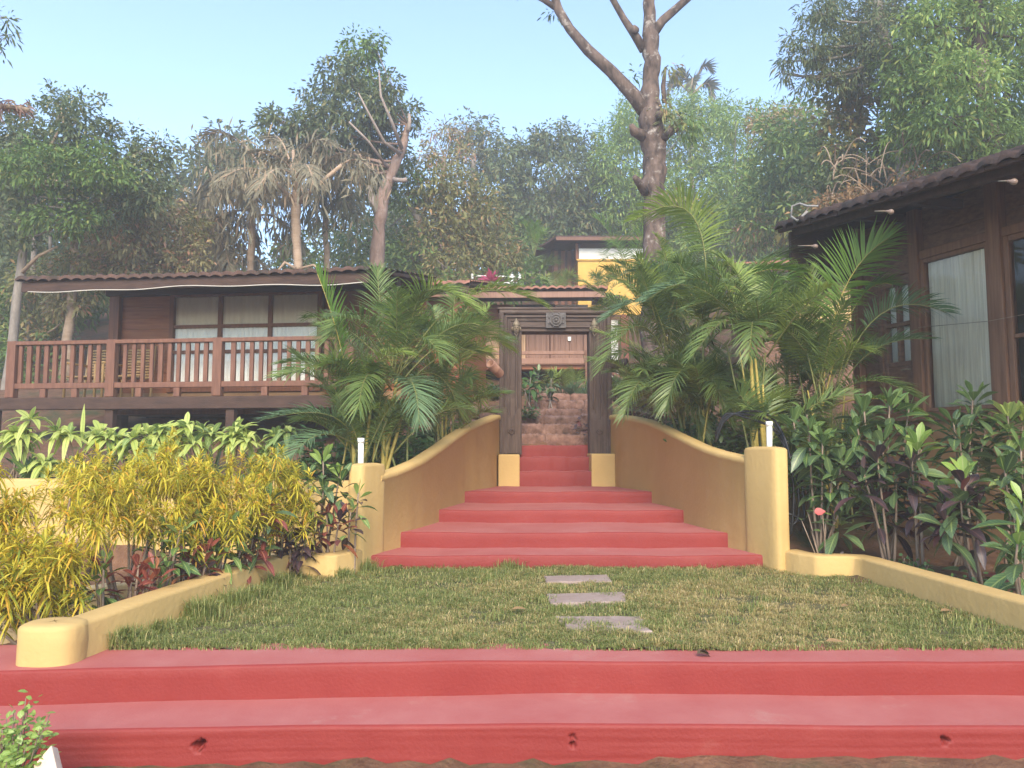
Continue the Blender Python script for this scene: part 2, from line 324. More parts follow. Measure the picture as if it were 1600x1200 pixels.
rng = np.random.default_rng(5); N = 290000
py = 4.48 + 3.1 * rng.random(N) ** 1.15; px = rng.uniform(-2.6, 3.35, N)
ok = (px > lawn_left(py) + .01) & (px < lawn_right(py) - .01) & (rng.random(N) < np.clip(1.25 - (py - 4.5) * .17, .45, 1))
front = np.sin(px * 9) * .012 + np.sin(px * 23 + 1) * .010 + np.sin(px * 3.1) * .015
ok &= (py > 4.50 + front)
for i, c in enumerate(slabs):
    q = np.array([onplane(u, v, .02)[:2] for u, v in stones[i][:4]]); lo, hi = q.min(0), q.max(0)
    m = .02
    ok &= ~((px > lo[0] + m) & (px < hi[0] - m) & (py > lo[1] + m + .03 * (np.sin(px * 21 + i) + .4)) & (py < hi[1] - m))
px, py = px[ok], py[ok]; cl = np.sin(px*4.1+1.3*np.sin(py*3.3)) * np.sin(py*5.2 + np.sin(px*2.9)) ; fine = np.sin(px*17+py*9)*np.sin(py*19-px*7)
keep = rng.random(len(px)) < .62 + .25 * cl + .15 * fine; px, py, cl, fine = px[keep], py[keep], cl[keep], fine[keep]
pts = np.c_[px, py, np.zeros(len(px))]
K['grass'] = leafmat('lawn grass', (0.1275,0.177,0.04488), (0.255,0.2847,0.08978), (0.45,0.4001,0.1667), trans=.35, rough=.6)
K['grassdry'] = leafmat('straw coloured grass', (0.2856,0.2441,0.0855), (0.504,0.3938,0.171), (0.6384,0.504,0.2707), trans=.35, rough=.7)
dryness = 1/(1+((px-1.75)/.95)**2+((py-5.8)/.9)**2) + .35*np.sin(px*2.1+py*1.7)*np.sin(py*2.7-px) + .0 + .22*fine
isdry = rng.random(len(px)) < np.clip(dryness, .04, .85)
g = Geo()
hb = (.036 + .019 * cl + .016 * fine).clip(.012, .08)
for m, k in ((0, ~isdry), (1, isdry)):
    V, F = blades(pts[k], hb[k], 1.7, rng, .0048); g.add(V, F, m)
# tufts along the walls, steps and slabs
tufts = []
for t in np.linspace(0, 1, 15) ** 1.0: tufts.append((lawn_left(4.6 + t*2.3) + .05 + .04*rng.random(), 4.6 + t*2.3, .05 + .05*rng.random(), 160))
for t in np.linspace(0, 1, 20): tufts.append((-1.3 + 3.7*t, 7.42 + .05*np.sin(t*9), .035 + .03*rng.random(), 140))
for t in np.linspace(0, 1, 10): tufts.append((lawn_right(4.9 + t*1.9) - .05, 4.9 + t*1.9, .035 + .02*rng.random(), 110))
for t in np.linspace(0, 1, 26): tufts.append((-2.4 + 5.7*t, 4.53 + .02*rng.random(), .022 + .014*rng.random(), 120))
for q in np.random.default_rng(77).uniform(0, 1, (60, 4)): tufts.append((-2.1 + 5.0*q[0], 4.75 + 2.5*q[1], .035 + .035*q[2], int(30 + 70*q[3])))
tufts += [(-.02, 7.42, .10, 320), (-2.28, 4.58, .11, 520), (-2.2, 4.9, .08, 300), (-2.08, 5.25, .15, 560), (-1.98, 5.6, .15, 420), (-1.93, 5.95, .11, 300), (-1.90, 6.35, .14, 420), (-1.5, 6.9, .10, 300), (-1.36, 7.25, .12, 300),
          (.36, 5.55, .05, 260), (.36, 5.1, .05, 260), (.55, 4.98, .05, 300), (.85, 5.0, .05, 260), (.38, 6.3, .05, 260), (.95, 6.75, .05, 260), (.95, 5.3, .04, 200)]
for x, y, h, n in tufts:
    q = np.c_[rng.normal(x, .055, n), rng.normal(y, .05, n), np.zeros(n)]
    q[:, 0] = np.clip(q[:, 0], lawn_left(q[:, 1]) + .005, lawn_right(q[:, 1]) - .005); q[:, 1] = np.clip(q[:, 1], 4.48, 7.45)
    V, F = blades(q, h, .9, rng, .006); g.add(V, F, 0)
tag(g.build('grass', [K['grass'], K['grassdry']], origin=(.4, 6, 0)), 'short patchy green and straw coloured grass of the lawn', 'grass', kind='stuff')

# ------------------------------------------------------------------ red stairs
def step_geo(x0f, x1f, yf, z0, z1, yb, nx, rows=3, dents=(), seed=0, bow=0):
    """one cast step: riser strip + rounded nose + tread, hand plastered so nothing is dead straight"""
    r = np.random.default_rng(seed); t = np.linspace(0, 1, nx); G = Geo()
    wob = lambda a: sum(a / k * np.sin(2*np.pi*(t*k*1.7 + r.random())) for k in (1, 2, 4, 7))
    xf = x0f + (x1f - x0f) * t; y = (yf(xf) if callable(yf) else np.full(nx, yf)) + bow * (1 - (2*t-1)**2) * -1 + wob(.006); zt = z1 + wob(.004)
    prof = [(0, z0)] + [(0, z0 + (z1 - .016 - z0) * k / rows) for k in range(1, rows + 1)]
    A = []
    for i, (dy, z) in enumerate(prof):
        zz = np.full(nx, z) + (zt - z1) * (i / rows); yy = y + wob(.0008)
        for (dx, dz, rad, depth) in dents:
            d = np.hypot(xf - dx, (zz - dz) * 1.0) + r.normal(0, .006, nx); yy = yy + depth * np.clip((rad - d) / (rad * .35), 0, 1)
        A.append(np.stack([xf, yy, zz], -1))
    n0 = len(A)
    A.append(np.stack([xf, y + .004, zt - .005], -1)); A.append(np.stack([xf, y + .016, zt], -1))
    G.grid(np.array(A), 0, True)
    B = [A[-1]]
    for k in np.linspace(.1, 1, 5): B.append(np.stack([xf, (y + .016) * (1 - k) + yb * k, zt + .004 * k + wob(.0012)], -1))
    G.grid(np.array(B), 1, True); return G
low = empty('red_steps', (0.4, 3.8, -.36), 'two long red painted steps across the foreground below the lawn', 'steps')
yf_top = lambda x: 4.25 - .17 * np.clip(-x / 2.7, 0, 1.4) ** 1.5
yf_low = lambda x: 3.80 - .10 * np.clip(-(x + .8) / 2.0, 0, 1.4) ** 1.5
x303 = onplane(303, 1172, -.27)[0]
dents = [(P(303,1172,3.73)[0], P(303,1172,3.73)[2], .026, .09), (P(309,1168,3.74)[0], P(309,1168,3.74)[2], .018, .07), (P(893,1152,3.8)[0], P(893,1152,3.8)[2], .013, .03), (P(895,1163,3.8)[0], P(895,1163,3.8)[2], .012, .08), (P(1476,1157,3.8)[0], P(1476,1157,3.8)[2], .021, .06)]
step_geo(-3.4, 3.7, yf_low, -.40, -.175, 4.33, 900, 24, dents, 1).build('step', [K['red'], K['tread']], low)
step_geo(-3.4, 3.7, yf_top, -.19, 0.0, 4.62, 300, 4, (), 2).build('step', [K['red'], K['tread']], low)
up = empty('red_staircase', (.6, 9.5, 0), 'red staircase with wide lower steps rising between two curved yellow walls to the gate', 'staircase')
S = [(7.42, .13, 0), (7.98, .285, .02), (9.02, .43, .03), (10.15, .58, .02), (11.45, .80, 0), (11.78, 1.01, 0), (12.10, 1.19, 0), (12.45, 1.19, 0)]
for i in range(7):
    yf, z1, bow = S[i]; z0 = -.1 if i == 0 else S[i-1][1] - .03; yb = S[i+1][0] + .08
    if i < 4: a, b = xl_at(yf) - .02, xr_at(yf) + .02
    else: a, b = .10, 1.19
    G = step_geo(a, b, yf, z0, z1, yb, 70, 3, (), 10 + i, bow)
    if i < 4:  # the tread widens or narrows with the walls: clip it to the wall lines
        for V in G.V[1:]:
            V[:, 0] = .6 + (V[:, 0] - .6) * np.where(V[:, 0] < .6, (xl_at(V[:, 1]) - .03 - .6) / (a - .6), (xr_at(V[:, 1]) + .03 - .6) / (b - .6))
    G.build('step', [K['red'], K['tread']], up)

# ------------------------------------------------------------------ yellow walls
def sweep_wall(pts, thick, zbot, rnd=.03, bead=0, side=1, sub=6, jit=.004, seed=0, mi=0, capends=True):
    """pts: (x, y, ztop[, zbot]) along the inner face; thickness goes to the given side; rounded plaster top, optional bead under the top"""
    r = np.random.default_rng(seed); pts = np.asarray(pts, float); tt = np.arange(len(pts)); t = np.linspace(0, len(pts)-1, (len(pts)-1)*sub + 1)
    c = np.stack([np.interp(t, tt, pts[:, k]) for k in range(3)], -1)
    n = len(c); T = np.gradient(c[:, :2], axis=0); T = norm(T); Nn = np.stack([T[:, 1], -T[:, 0]], -1) * side   # towards the thickness
    if sub > 1 and len(pts) > 4:
        for _ in range(2): Nn[1:-1] = norm(Nn[:-2] + Nn[1:-1]*2 + Nn[2:])
    prof = [(0, None, 0)]
    if bead: prof += [(0, -.085, 0), (-bead, -.07, 0), (-bead, -.03, 0), (-bead*.4, -.008, 0), (rnd, 0, 0)]
    else: prof += [(0, -rnd, 0), (rnd*.3, -rnd*.3, 0), (rnd, 0, 0)]
    prof += [(thick - rnd, 0, 0), (thick - rnd*.3, -rnd*.3, 0), (thick, -rnd, 0), (thick, None, 0)]
    jz = np.convolve(r.normal(0, jit, n + 8), np.ones(5)/5, 'valid')[:n]; jo = np.convolve(r.normal(0, jit, n + 8), np.ones(5)/5, 'valid')[:n]
    A = []
    for o, dz, _ in prof:
        z = np.full(n, zbot) if dz is None else c[:, 2] + dz + jz
        A.append(np.c_[c[:, :2] + Nn * (o + jo[:, None]), z])
    g = Geo(); A = np.array(A); g.grid(A, mi, True)
    if capends:
        for e in (0, -1): g.add(A[:, e], np.arange(len(prof)) if e == 0 else np.arange(len(prof))[::-1], mi)
    return g
def rounded_post(c, rx, ry, z0, z1, n=40, rnd=.03, pw=3.2, seed=0, rot=0):
    r = np.random.default_rng(seed); a = np.linspace(0, 2*np.pi, n, endpoint=False)
    ca, sa = np.cos(a), np.sin(a); k = (abs(ca)**pw + abs(sa)**pw) ** (-1/pw); ring = np.stack([ca*k*rx, sa*k*ry], -1); ring = ring @ np.array([[math.cos(rot), math.sin(rot)], [-math.sin(rot), math.cos(rot)]])
    g = Geo(); A = []
    for s, z in ((1.0, z0), (1.0, (z0+z1)/2), (1.0, z1-rnd), (1-.25*rnd/rx, z1-rnd*.35), (1-rnd/rx, z1), (.5, z1+.004), (.001, z1+.004)):
        A.append(np.c_[np.array(c) + ring * s + r.normal(0, .0015, ring.shape), np.full(n, z)])
    g.grid(np.array(A), 0, True, close_u=True); return g
def top_l(y): return np.interp(y, [7.5, 8.1, 9.1, 10.2, 11.1, 11.7], [.87, .97, 1.18, 1.42, 1.61, 1.67])
def top_r(y): return np.interp(y, [7.3, 7.9, 8.7, 9.5, 10.4, 11.2, 11.7], [1.03, 1.08, 1.22, 1.38, 1.55, 1.64, 1.66])
cwl = empty('curved_wall', (-1.0, 9.5, 0), 'curved yellow plaster wall sweeping up on the left of the red staircase', 'wall', 'curved walls flanking the staircase')
yy = np.linspace(7.60, 11.72, 16)
sm = lambda f, y: np.mean([f(y + d) for d in (-.35, -.2, 0, .2, .35)], axis=0)
sweep_wall([(sm(xl_at, y), y, sm(top_l, y)) for y in yy], .15, -.2, .05, .022, -1, 4, .004, 3).build('wall_body', K['yellow'], cwl)
rounded_post((-1.405, 7.50), .086, .24, -.2, 1.0, seed=4, pw=6, rot=R(-19)).build('end_post', K['yellow'], cwl)
cwr = empty('curved_wall', (2.2, 9.5, 0), 'curved yellow plaster wall sweeping up on the right of the red staircase', 'wall', 'curved walls flanking the staircase')
yy = np.linspace(7.55, 11.72, 16)
sweep_wall([(sm(xr_at, y), y, sm(top_r, y)) for y in yy], .15, -.2, .05, .022, 1, 4, .004, 5).build('wall_body', K['yellow'], cwr)
rounded_post((2.452, 7.47), .084, .25, -.2, 1.16, seed=6, pw=6, rot=R(20)).build('end_post', K['yellow'], cwr)
# plinths carrying the gate
for x0, x1, lab, zt in ((-.205, .115, 'yellow plaster block under the left jamb of the carved gate', 1.055), (1.175, 1.535, 'yellow plaster block under the right jamb of the carved gate', 1.065)):
    g = Geo(); g.box((x0, 11.43, .3), (x1, 12.22, zt)); tag(g.build('gate_plinth', K['yellow'], bevel=.02), lab, 'plinth', 'yellow blocks under the gate')
# low garden walls
lw = empty('low_garden_wall', (-2.2, 5.6, 0), 'low yellow plaster wall with a rounded end running along the left edge of the lawn', 'wall', 'low walls beside the lawn')
sweep_wall([(-2.35, 4.28, .195), (-2.26, 4.75, .21), (-2.145, 5.55, .215), (-2.03, 6.3, .22), (-1.945, 6.88, .215), (-1.56, 6.83, .215), (-1.42, 7.10, .215), (-1.385, 7.36, .21)], .19, -.3, .022, 0, -1, 5, .004, 7).build('wall_body', K['yellow'], lw)
rounded_post((-2.50, 4.29), .165, .14, -.02, .205, seed=8, pw=2.6).build('end_post', K['yellow'], lw)
g = Geo(); g.box((-3.8, 4.17, -.3), (-2.5, 4.6, -.012)); g.build('base_slab', K['yellow'], lw, bevel=.015)
rw = empty('low_garden_wall', (3.0, 5.9, 0), 'low yellow plaster wall with a step in its line along the right edge of the lawn', 'wall', 'low walls beside the lawn')
sweep_wall([(3.24, 3.8, .2), (3.17, 4.76, .2), (3.10, 5.5, .2), (3.05, 6.2, .2), (3.02, 6.86, .2), (2.69, 6.88, .2), (2.58, 7.10, .2), (2.52, 7.28, .2)], .19, -.3, .022, 0, 1, 5, .004, 9).build('wall_body', K['yellow'], rw)
# left terraces
tw = sweep_wall([(-9.5, 8.42, .82), (-6.5, 8.40, .82), (-4, 8.36, .81), (-2.6, 8.3, .80), (-1.6, 8.25, .80)], .2, -.3, .03, 0, -1, 8, .006, 11)
tag(tw.build('retaining_wall', K['yellow']), 'yellow retaining wall behind the yellow croton bushes below the wooden veranda', 'wall')
cw = sweep_wall([(-5.4, 4.3, .06), (-4.4, 4.95, .06), (-3.7, 5.5, .06), (-3.0, 6.4, .07), (-2.5, 7.2, .08), (-2.3, 7.9, .08)], .17, -.35, .02, 0, -1, 8, .006, 12, mi=0)
tag(cw.build('kerb_wall', mat('stained cream plaster', (.50,.38,.20), (.56,.44,.25), 3, .85, .3, 20, c3=(.22,.17,.11), c3scale=3, c3lo=.52)), 'narrow cream kerb wall running through the left planting bed', 'kerb')

# ------------------------------------------------------------------ carved gate
XL, XR, ZB, ZT, YG = -.195, 1.535, 1.05, 3.29, 11.80
relief = [(0, .30), (0, -.03), (.012, -.042), (.05, -.045), (.068, -.03), (.075, .0), (.085, .0), (.092, -.02), (.118, -.024), (.124, .004), (.15, .01), (.156, -.012), (.172, -.012), (.178, .012), (.245, .012), (.252, -.008), (.275, -.012), (.282, .012), (.30, .018), (.306, .002), (.335, .004), (.345, .02), (.345, .30)]
gate = empty('carved_gateway', (.67, 11.95, ZB), 'dark carved wooden door frame standing open at the top of the red staircase', 'gate')
for sgn in (0, 1):
    g = Geo(); A = []
    for o, dy in relief:
        x = XL + o if sgn == 0 else XR - o
        A.append([(x, YG + dy, z) for z in list(np.linspace(ZB, ZT - o - .01, 12)) + [ZT - o]])
    A = np.array(A); g.grid(A if sgn else A[::-1], 0); g.add(A[:, 0], np.arange(len(relief)), 0)
    j = g.build('jamb', K['gatewood'], gate)
    xc = XL + .19 if sgn == 0 else XR - .19
    # carved bottom panel with an ogee top edge and a rosette
    th = np.linspace(-1, 1, 17); zt = 1.62 + .10 * np.abs(th) ** .6 * np.sign(np.abs(th)) - .05 * np.cos(th * np.pi)
    g = Geo(); w = .125
    rows = [np.c_[xc + th*w, np.full(17, YG + .03), np.full(17, 1.07)], np.c_[xc + th*w, np.full(17, YG - .022), np.full(17, 1.07)], np.c_[xc + th*w, np.full(17, YG - .022), zt], np.c_[xc + th*w, np.full(17, YG + .03), zt + .012]]
    g.grid(np.array(rows), 0)
    pn = g.build('carved_panel', K['gatewood'], gate)
    g = Geo()
    for k in range(10):
        a = k * np.pi / 5; d = np.array([np.cos(a), 0, np.sin(a)]); c = np.array([xc, YG - .026, 1.40])
        g.tube([c + d*.015, c + d*.035, c + d*.06], [.006, .014, .004], 6)
    g.lathe([(.0, .012), (.012, .009), (.016, 0)], (xc, YG - .024, 1.40), (0, -1, 0), 10)
    g.build('rosette', K['gatewood'], pn)
g = Geo(); A = np.array([[(x, YG + dy, ZT - o) for x in np.concatenate([[XL + o], np.linspace(XL + o + .01, XR - o - .01, 10), [XR - o]])] for o, dy in relief])
g.grid(A, 0); g.build('lintel', K['gatewood_h'], gate)
g = Geo(); g.box((XL - .03, YG - .05, ZT + .002), (XR + .03, YG + .31, ZT + .035)); g.build('top_moulding', K['gatewood_h'], gate, bevel=.008)
g = Geo(); g.box((.525, YG - .055, 2.995), (.835, YG + .02, 3.235)); blk = g.build('carved_block', mat('grey carved block', (.07,.062,.058), (.13,.118,.11), 12, .75, .5, 40), gate, bevel=.006)
g = Geo(); c = np.array([.68, YG - .056, 3.115])
g.lathe([(.098, 0), (.10, .022), (.082, .026), (.074, .002), (.062, .002), (.056, .03), (.040, .03), (.034, .004), (.026, .006), (.018, .035), (.001, .038)], c, (0, -1, 0), 28)
for k in range(8):
    a = k * np.pi / 4 + .39; d = np.array([np.cos(a), 0, np.sin(a)]); g.tube([c + d*.100, c + d*.118, c + d*.138], [.012, .018, .003], 6)
g.build('rosette', blk.data.materials[0], blk)
for xm, zm in ((XL + .262, 2.99), (XR - .262, 2.99)):
    g = Geo(); c = np.array([xm, YG - .03, zm])
    g.lathe([(.001, -.085), (.022, -.08), (.042, -.05), (.052, -.01), (.052, .03), (.044, .06), (.03, .075), (.001, .08)], c, (0, 0, 1), 14)
    g.tube([c + [0, -.045, .02], c + [0, -.066, -.012], c + [0, -.05, -.022]], [.006, .012, .006], 6)          # nose
    for s in (-1, 1):
        g.lathe([(.001, .0), (.010, .003), (.013, .010), (.001, .013)], c + [s*.02, -.043, .02], (0, -1, 0), 8)  # eyes
        g.tube([c + [s*.05, 0, .03], c + [s*.066, -.005, .005], c + [s*.058, 0, -.045]], [.010, .014, .008], 6)   # ears
    g.tube([c + [-.017, -.043, -.04], c + [0, -.05, -.044], c + [.017, -.043, -.04]], [.004, .007, .004], 5)      # mouth
    g.lathe([(.058, .045), (.062, .055), (.05, .07), (.052, .085), (.036, .10), (.034, .115), (.016, .13), (.014, .15), (.001, .165)], c, (0, 0, 1), 12)   # tiered crown
    g.tube([c + [-.03, -.03, -.075], c + [0, -.03, -.12], c + [.03, -.03, -.075]], [.006, .008, .006], 6)         # collar garland
    g.build('brass_mask', K['brass'], gate)
def tube_lamp(name, c, d, Lh, r, m, label):
    g = Geo(); ax = norm(d); c = np.array(c)
    g.lathe([(.001, 0), (r*.92, 0), (r, .02), (r, Lh*.45), (r*1.04, Lh*.47), (r*1.04, Lh*.52), (r, Lh*.54), (r*1.02, Lh - .01), (r*.98, Lh), (r*.8, Lh), (r*.78, Lh*.3), (.001, Lh*.3)], c, ax, 18)
    o = g.build(name, m); tag(o, label, 'wall lamp', 'tube lamps on the gate'); return o
lampA = tube_lamp('tube_lamp', P(782, 585, 11.8), (-.55, -.75, .52), .30, .072, K['terracotta'], 'open terracotta tube lamp fixed to the left side of the gate')
g = Geo(); a = P(777, 588, 11.86); g.tube([a, a + [.08, .02, -.01]], .018, 6); g.build('bracket', K['burnt'], lampA)
lampB = tube_lamp('tube_lamp', P(950, 572, 11.85), (.88, -.45, .13), .32, .068, K['burnt'], 'dark burnt tube lamp fixed to the right side of the gate')
g = Geo(); a = P(956, 572, 11.9); g.tube([a, a + [-.06, .02, 0]], .018, 6); g.build('bracket', K['burnt'], lampB)

# ------------------------------------------------------------------ laterite steps beyond the gate
lat = empty('laterite_steps', (.7, 14.5, 1.2), 'rough laterite stone steps climbing behind the carved gate', 'steps')
rs = np.random.default_rng(21)
for k in range(8):
    y0 = 12.42 + .66*k; z0, z1 = 1.05 + .178*k, 1.19 + .178*(k + 1)
    x0 = [.02, .0, .05, .12, .42, .52, .72, .95][k] - .12; x1 = 1.75 + .06*k; nb = 3 if k < 5 else 2
    g = Geo(); xx = x0
    for b in range(nb):
        xe = x0 + (x1 - x0) * (b + 1) / nb + (rs.normal(0, .06) if b < nb - 1 else 0)
        # each block is a lumpy rounded box; blocks of one course are mortared together
        n1 = 22; u = np.linspace(0, 1, n1); prof = [(.05, z0), (.045, z0*.8+z1*.2), (.02, z0*.6+z1*.4), (.0, z0*.4+z1*.6), (-.012, z1 - .06), (-.012, z1 - .03), (.005, z1 - .01), (.05, z1 + .004), (.12, z1), (.35, z1), (.72, z1)]
        A = np.array([[(xx + .006 + (xe - xx - .012) * uu, y0 + dy + (.03 if uu in (0, 1) else 0), z - (.012 if uu in (0, 1) else 0)) for uu in u] for dy, z in prof]); A += rs.normal(0, .011, A.shape) * [.3, 1, .8]; A[:, :, 2] += rs.normal(0, .012); A[:, :, 1] += rs.normal(0, .02)
        g.grid(A, 0, True); xx = xe
    A = np.array([[(x0, y0 + .75, z0), (x1, y0 + .75, z0)], [(x0, y0 + .03, z0), (x1, y0 + .03, z0)], [(x0, y0 + .03, z1 - .02), (x1, y0 + .03, z1 - .02)], [(x0, y0 + .75, z1 - .02), (x1, y0 + .75, z1 - .02)]])
    g.grid(A, 0)
    for c, xe in ((0, x0), (1, x1)): g.add([A[0, c], A[1, c], A[2, c], A[3, c]], [0, 1, 2, 3], 0)
    g.build('step', K['laterite'], lat)
g = Geo()
for i, (x, y, z, sx, sz) in enumerate([(-.35, 12.75, 1.72, .32, .22), (-.72, 12.9, 1.74, .3, .2), (-1.05, 13.1, 1.72, .3, .24), (-.5, 12.85, 1.50, .4, .2), (-.95, 13.0, 1.48, .4, .2)]):
    c = np.array([x, y, z]); th = np.linspace(-np.pi/2, np.pi/2, 7); ph = np.linspace(0, 2*np.pi, 12, endpoint=False)
    A = np.array([[c + np.array([np.sign(np.cos(p))*abs(np.cos(p))**.5*max(np.cos(t),.02)**.5*sx*.6, np.sign(np.sin(p))*abs(np.sin(p))**.5*max(np.cos(t),.02)**.5*.2, np.sign(np.sin(t))*abs(np.sin(t))**.5*sz*.6]) + rs.normal(0, .012, 3) for p in ph] for t in th])
    g.grid(A, 0, True, close_u=True)
tag(g.build('laterite_wall', K['laterite']), 'low wall of rough laterite blocks left of the stone steps behind the gate', 'wall')

# ------------------------------------------------------------------ houses
class Frame:
    def __init__(s, o, ang, z=0): s.o = np.array([o[0], o[1]]); s.x = np.array([math.cos(ang), math.sin(ang)]); s.y = np.array([-math.sin(ang), math.cos(ang)]); s.z = z
    def __call__(s, x, y, z): q = s.o + s.x*x + s.y*y; return (q[0], q[1], z + s.z)
    def pt(s, x, y, z=0): return np.array(s(x, y, z))
def part(name, parent, m, fr, boxes, bevel=.006):
    g = Geo()
    for lo, hi in boxes: g.box(lo, hi, fr)
    return g.build(name, m, parent, bevel=bevel)
def tiled_roof(fr, x0, x1, y0, y1, z0, z1, m, parent, wave=.2, amp=.028, row=.30, thick=.05, sag=0, seed=0, name='roof'):
    """sheet of interlocking barrel tiles rising from the eave (y0,z0) to (y1,z1)"""
    r = np.random.default_rng(seed); nx = int((x1 - x0) / wave * 6) + 1; ny = max(2, int(math.hypot(y1-y0, z1-z0) / row)); g = Geo()
    x = np.linspace(x0, x1, nx); A = []
    prof = amp * np.abs(np.sin(np.pi * (x - x0) / wave)) ** .8 * 1.6; colj = r.normal(0, .006, nx // 6 + 2)[(np.arange(nx) // 6)]
    A.append([(xx, y0 + .004, z0 - thick*.35 + p*.8 + j + sag*math.sin(math.pi*(xx-x0)/(x1-x0))) for xx, p, j in zip(x, prof, colj)])
    for k in range(ny):
        for e in (0, 1):
            t = (k + e) / ny; lift = .030 if e == 0 else 0
            A.append([(xx, y0 + (y1-y0)*t + (j if k == 0 else 0), z0 + (z1-z0)*t + lift + p + j*.7 + sag*math.sin(math.pi*(xx-x0)/(x1-x0))*(1-t)) for xx, p, j in zip(x, prof, colj)])
    A = np.array([[fr(*p) for p in rr] for rr in A]); g.grid(A, 0, True)
    B = np.array([[fr(xx, yy, zz) for xx in (x0, x1)] for yy, zz in ((y0 + .004, z0 - thick*.35), (y1, z1 - thick))]); g.grid(B, 1)
    for xx in (x0, x1): g.add([fr(xx, y0, z0 - thick*.35), fr(xx, y1, z1 - thick), fr(xx, y1, z1 + .02), fr(xx, y0, z0 + .02)], [0, 1, 2, 3], 1)
    return g.build(name, [m, K['darkbeam']], parent)
def curtain_geo(fr, x0, x1, y, z0, z1, pleat=.09, amp=.018, seed=0, axis='x'):
    r = np.random.default_rng(seed); n = max(12, int((x1-x0)/pleat*8)); x = np.linspace(x0, x1, n); ph = np.cumsum(r.uniform(.7, 1.3, n)) / n * (x1-x0)/pleat*2*np.pi
    a = amp * (np.sin(ph) + .4*np.sin(2.3*ph)); g = Geo()
    A = [[fr(xx + .25*aa*math.sin(z*3), y + aa*s, z) for xx, aa in zip(x, a)] for z, s in zip(np.linspace(z1, z0, 6), (.5, .8, 1, 1, 1.1, 1.15))]
    g.grid(np.array(A), 0, True); return g
def window(parent, fr, x0, x1, z0, z1, y, cols, rows, cm, fm, w=.07, glass=True, seed=0, label=None):
    """framed window proud of the wall face y (towards -y): frame, one glass pane mesh and the curtain behind"""
    bx = [((x0, y-.09, z0), (x0+w, y, z1)), ((x1-w, y-.09, z0), (x1, y, z1)), ((x0+w, y-.085, z1-w), (x1-w, y, z1)), ((x0+w, y-.085, z0), (x1-w, y, z0+w))]
    for c in cols: bx.append(((c-w*.42, y-.08, z0+w), (c+w*.42, y-.004, z1-w)))
    for rz in rows: bx.append(((x0+w, y-.075, rz-w*.36), (x1-w, y-.008, rz+w*.36)))
    f = part('window', parent, fm, fr, bx)
    g = Geo(); V = [fr(x0+w, y-.05, z0+w), fr(x1-w, y-.05, z0+w), fr(x1-w, y-.05, z1-w), fr(x0+w, y-.05, z1-w)]; g.add(V, [0,1,2,3]); g.build('pane', K['glass'], f)
    if cm is not None: curtain_geo(fr, x0+w+.005, x1-w-.005, y-.022, z0+w+.005, z1-w-.005, amp=.010, seed=seed).build('curtain', cm, f)
    return f
def planks(fr, x0, x1, y, z0, z1, h=.16, d=.02, seed=0, axis='h'):
    r = np.random.default_rng(seed); g = Geo()
    if axis == 'h':
        z = z0
        while z < z1 - .01: g.box((x0, y - d - r.uniform(0, .006), z + .003), (x1, y, min(z + h - .003, z1)), fr); z += h
    else:
        x = x0
        while x < x1 - .01: g.box((x + .003, y - d - r.uniform(0, .006), z0), (min(x + h - .003, x1), y, z1), fr); x += h
    return g

# ---- left bungalow
FA = Frame((-8.11, 12.40), R(-7.1))
lh = empty('wooden_bungalow', FA(3.2, 2.5, .8), 'dark wooden bungalow with tiled roof and railed veranda on stilts at left', 'house')
part('wall', lh, K['teak_v'], FA, [((.62, 1.62, 1.75), (6.05, 3.7, 3.88))], 0)
planks(FA, .80, 1.72, 1.62, 2.1, 3.9, .2, .025, 3).build('plank_panel', K['teak'], lh)
planks(FA, 5.65, 6.05, 1.62, 2.1, 3.9, .2, .025, 4).build('plank_panel', K['teak'], lh)
part('corner_post', lh, K['teak_v'], FA, [((.60, 1.50, 1.9), (.79, 1.60, 4.0))]); 
part('skirting', lh, K['plinth'], FA, [((.62, 1.555, 1.95), (6.05, 1.615, 2.13))], 0)
window(lh, FA, 1.76, 4.62, 2.14, 3.95, 1.60, [2.72, 3.66], [2.86, 3.32], K['curtain'], K['teak_v'], .085, seed=2)
dr = part('door', lh, K['teak_v'], FA, [((4.70, 1.52, 2.0), (4.82, 1.612, 3.95)), ((5.52, 1.52, 2.0), (5.64, 1.612, 3.95)), ((4.83, 1.56, 2.14), (5.51, 1.612, 3.9)), ((4.9, 1.54, 2.25), (5.12, 1.557, 2.95)), ((5.2, 1.54, 2.25), (5.44, 1.557, 2.95))])
g = Geo(); a = FA.pt(4.98, 1.49, 2.86); g.box(tuple(a + [-.03, -.012, -.035]), tuple(a + [.03, .012, .025])); g.tube([a + [-.018, 0, .02], a + [-.018, 0, .06], a + [0, 0, .075], a + [.018, 0, .06], a + [.018, 0, .02]], .006, 6); g.build('padlock', K['metal'], dr)
g = Geo(); a = FA.pt(4.98, 1.50, 2.98); g.tube([a + [-.08, 0, 0], a + [.08, 0, 0]], .011, 6); g.tube([a + [.03, 0, 0], a + [.03, -.04, -.01]], .008, 5); g.build('bolt', K['brass'], dr)
part('deck', lh, K['darkbeam'], FA, [((-.02, .13, 1.86), (6.05, 1.60, 1.93))], 0)
part('floor_beam', lh, K['darkbeam'], FA, [((-.5, -.04, 1.76), (5.9, .12, 1.955))], .012)
for x in (-.30, 1.72, 3.75, 5.7): part('stilt', lh, K['darkbeam'], FA, [((x - .07, .0, .4), (x + .07, .11, 1.755))])
for x in (.7, 3.0, 5.8): part('stilt', lh, K['darkbeam'], FA, [((x - .1, 1.7, .4), (x + .1, 1.9, 1.75))])
part('crawl_shade_panel', lh, K['dark'], FA, [((.7, 2.6, .4), (6.0, 2.7, 1.75))], 0)  # near-black panel, painted as the shade beneath the floor
zA, zB = 2.86, 2.16
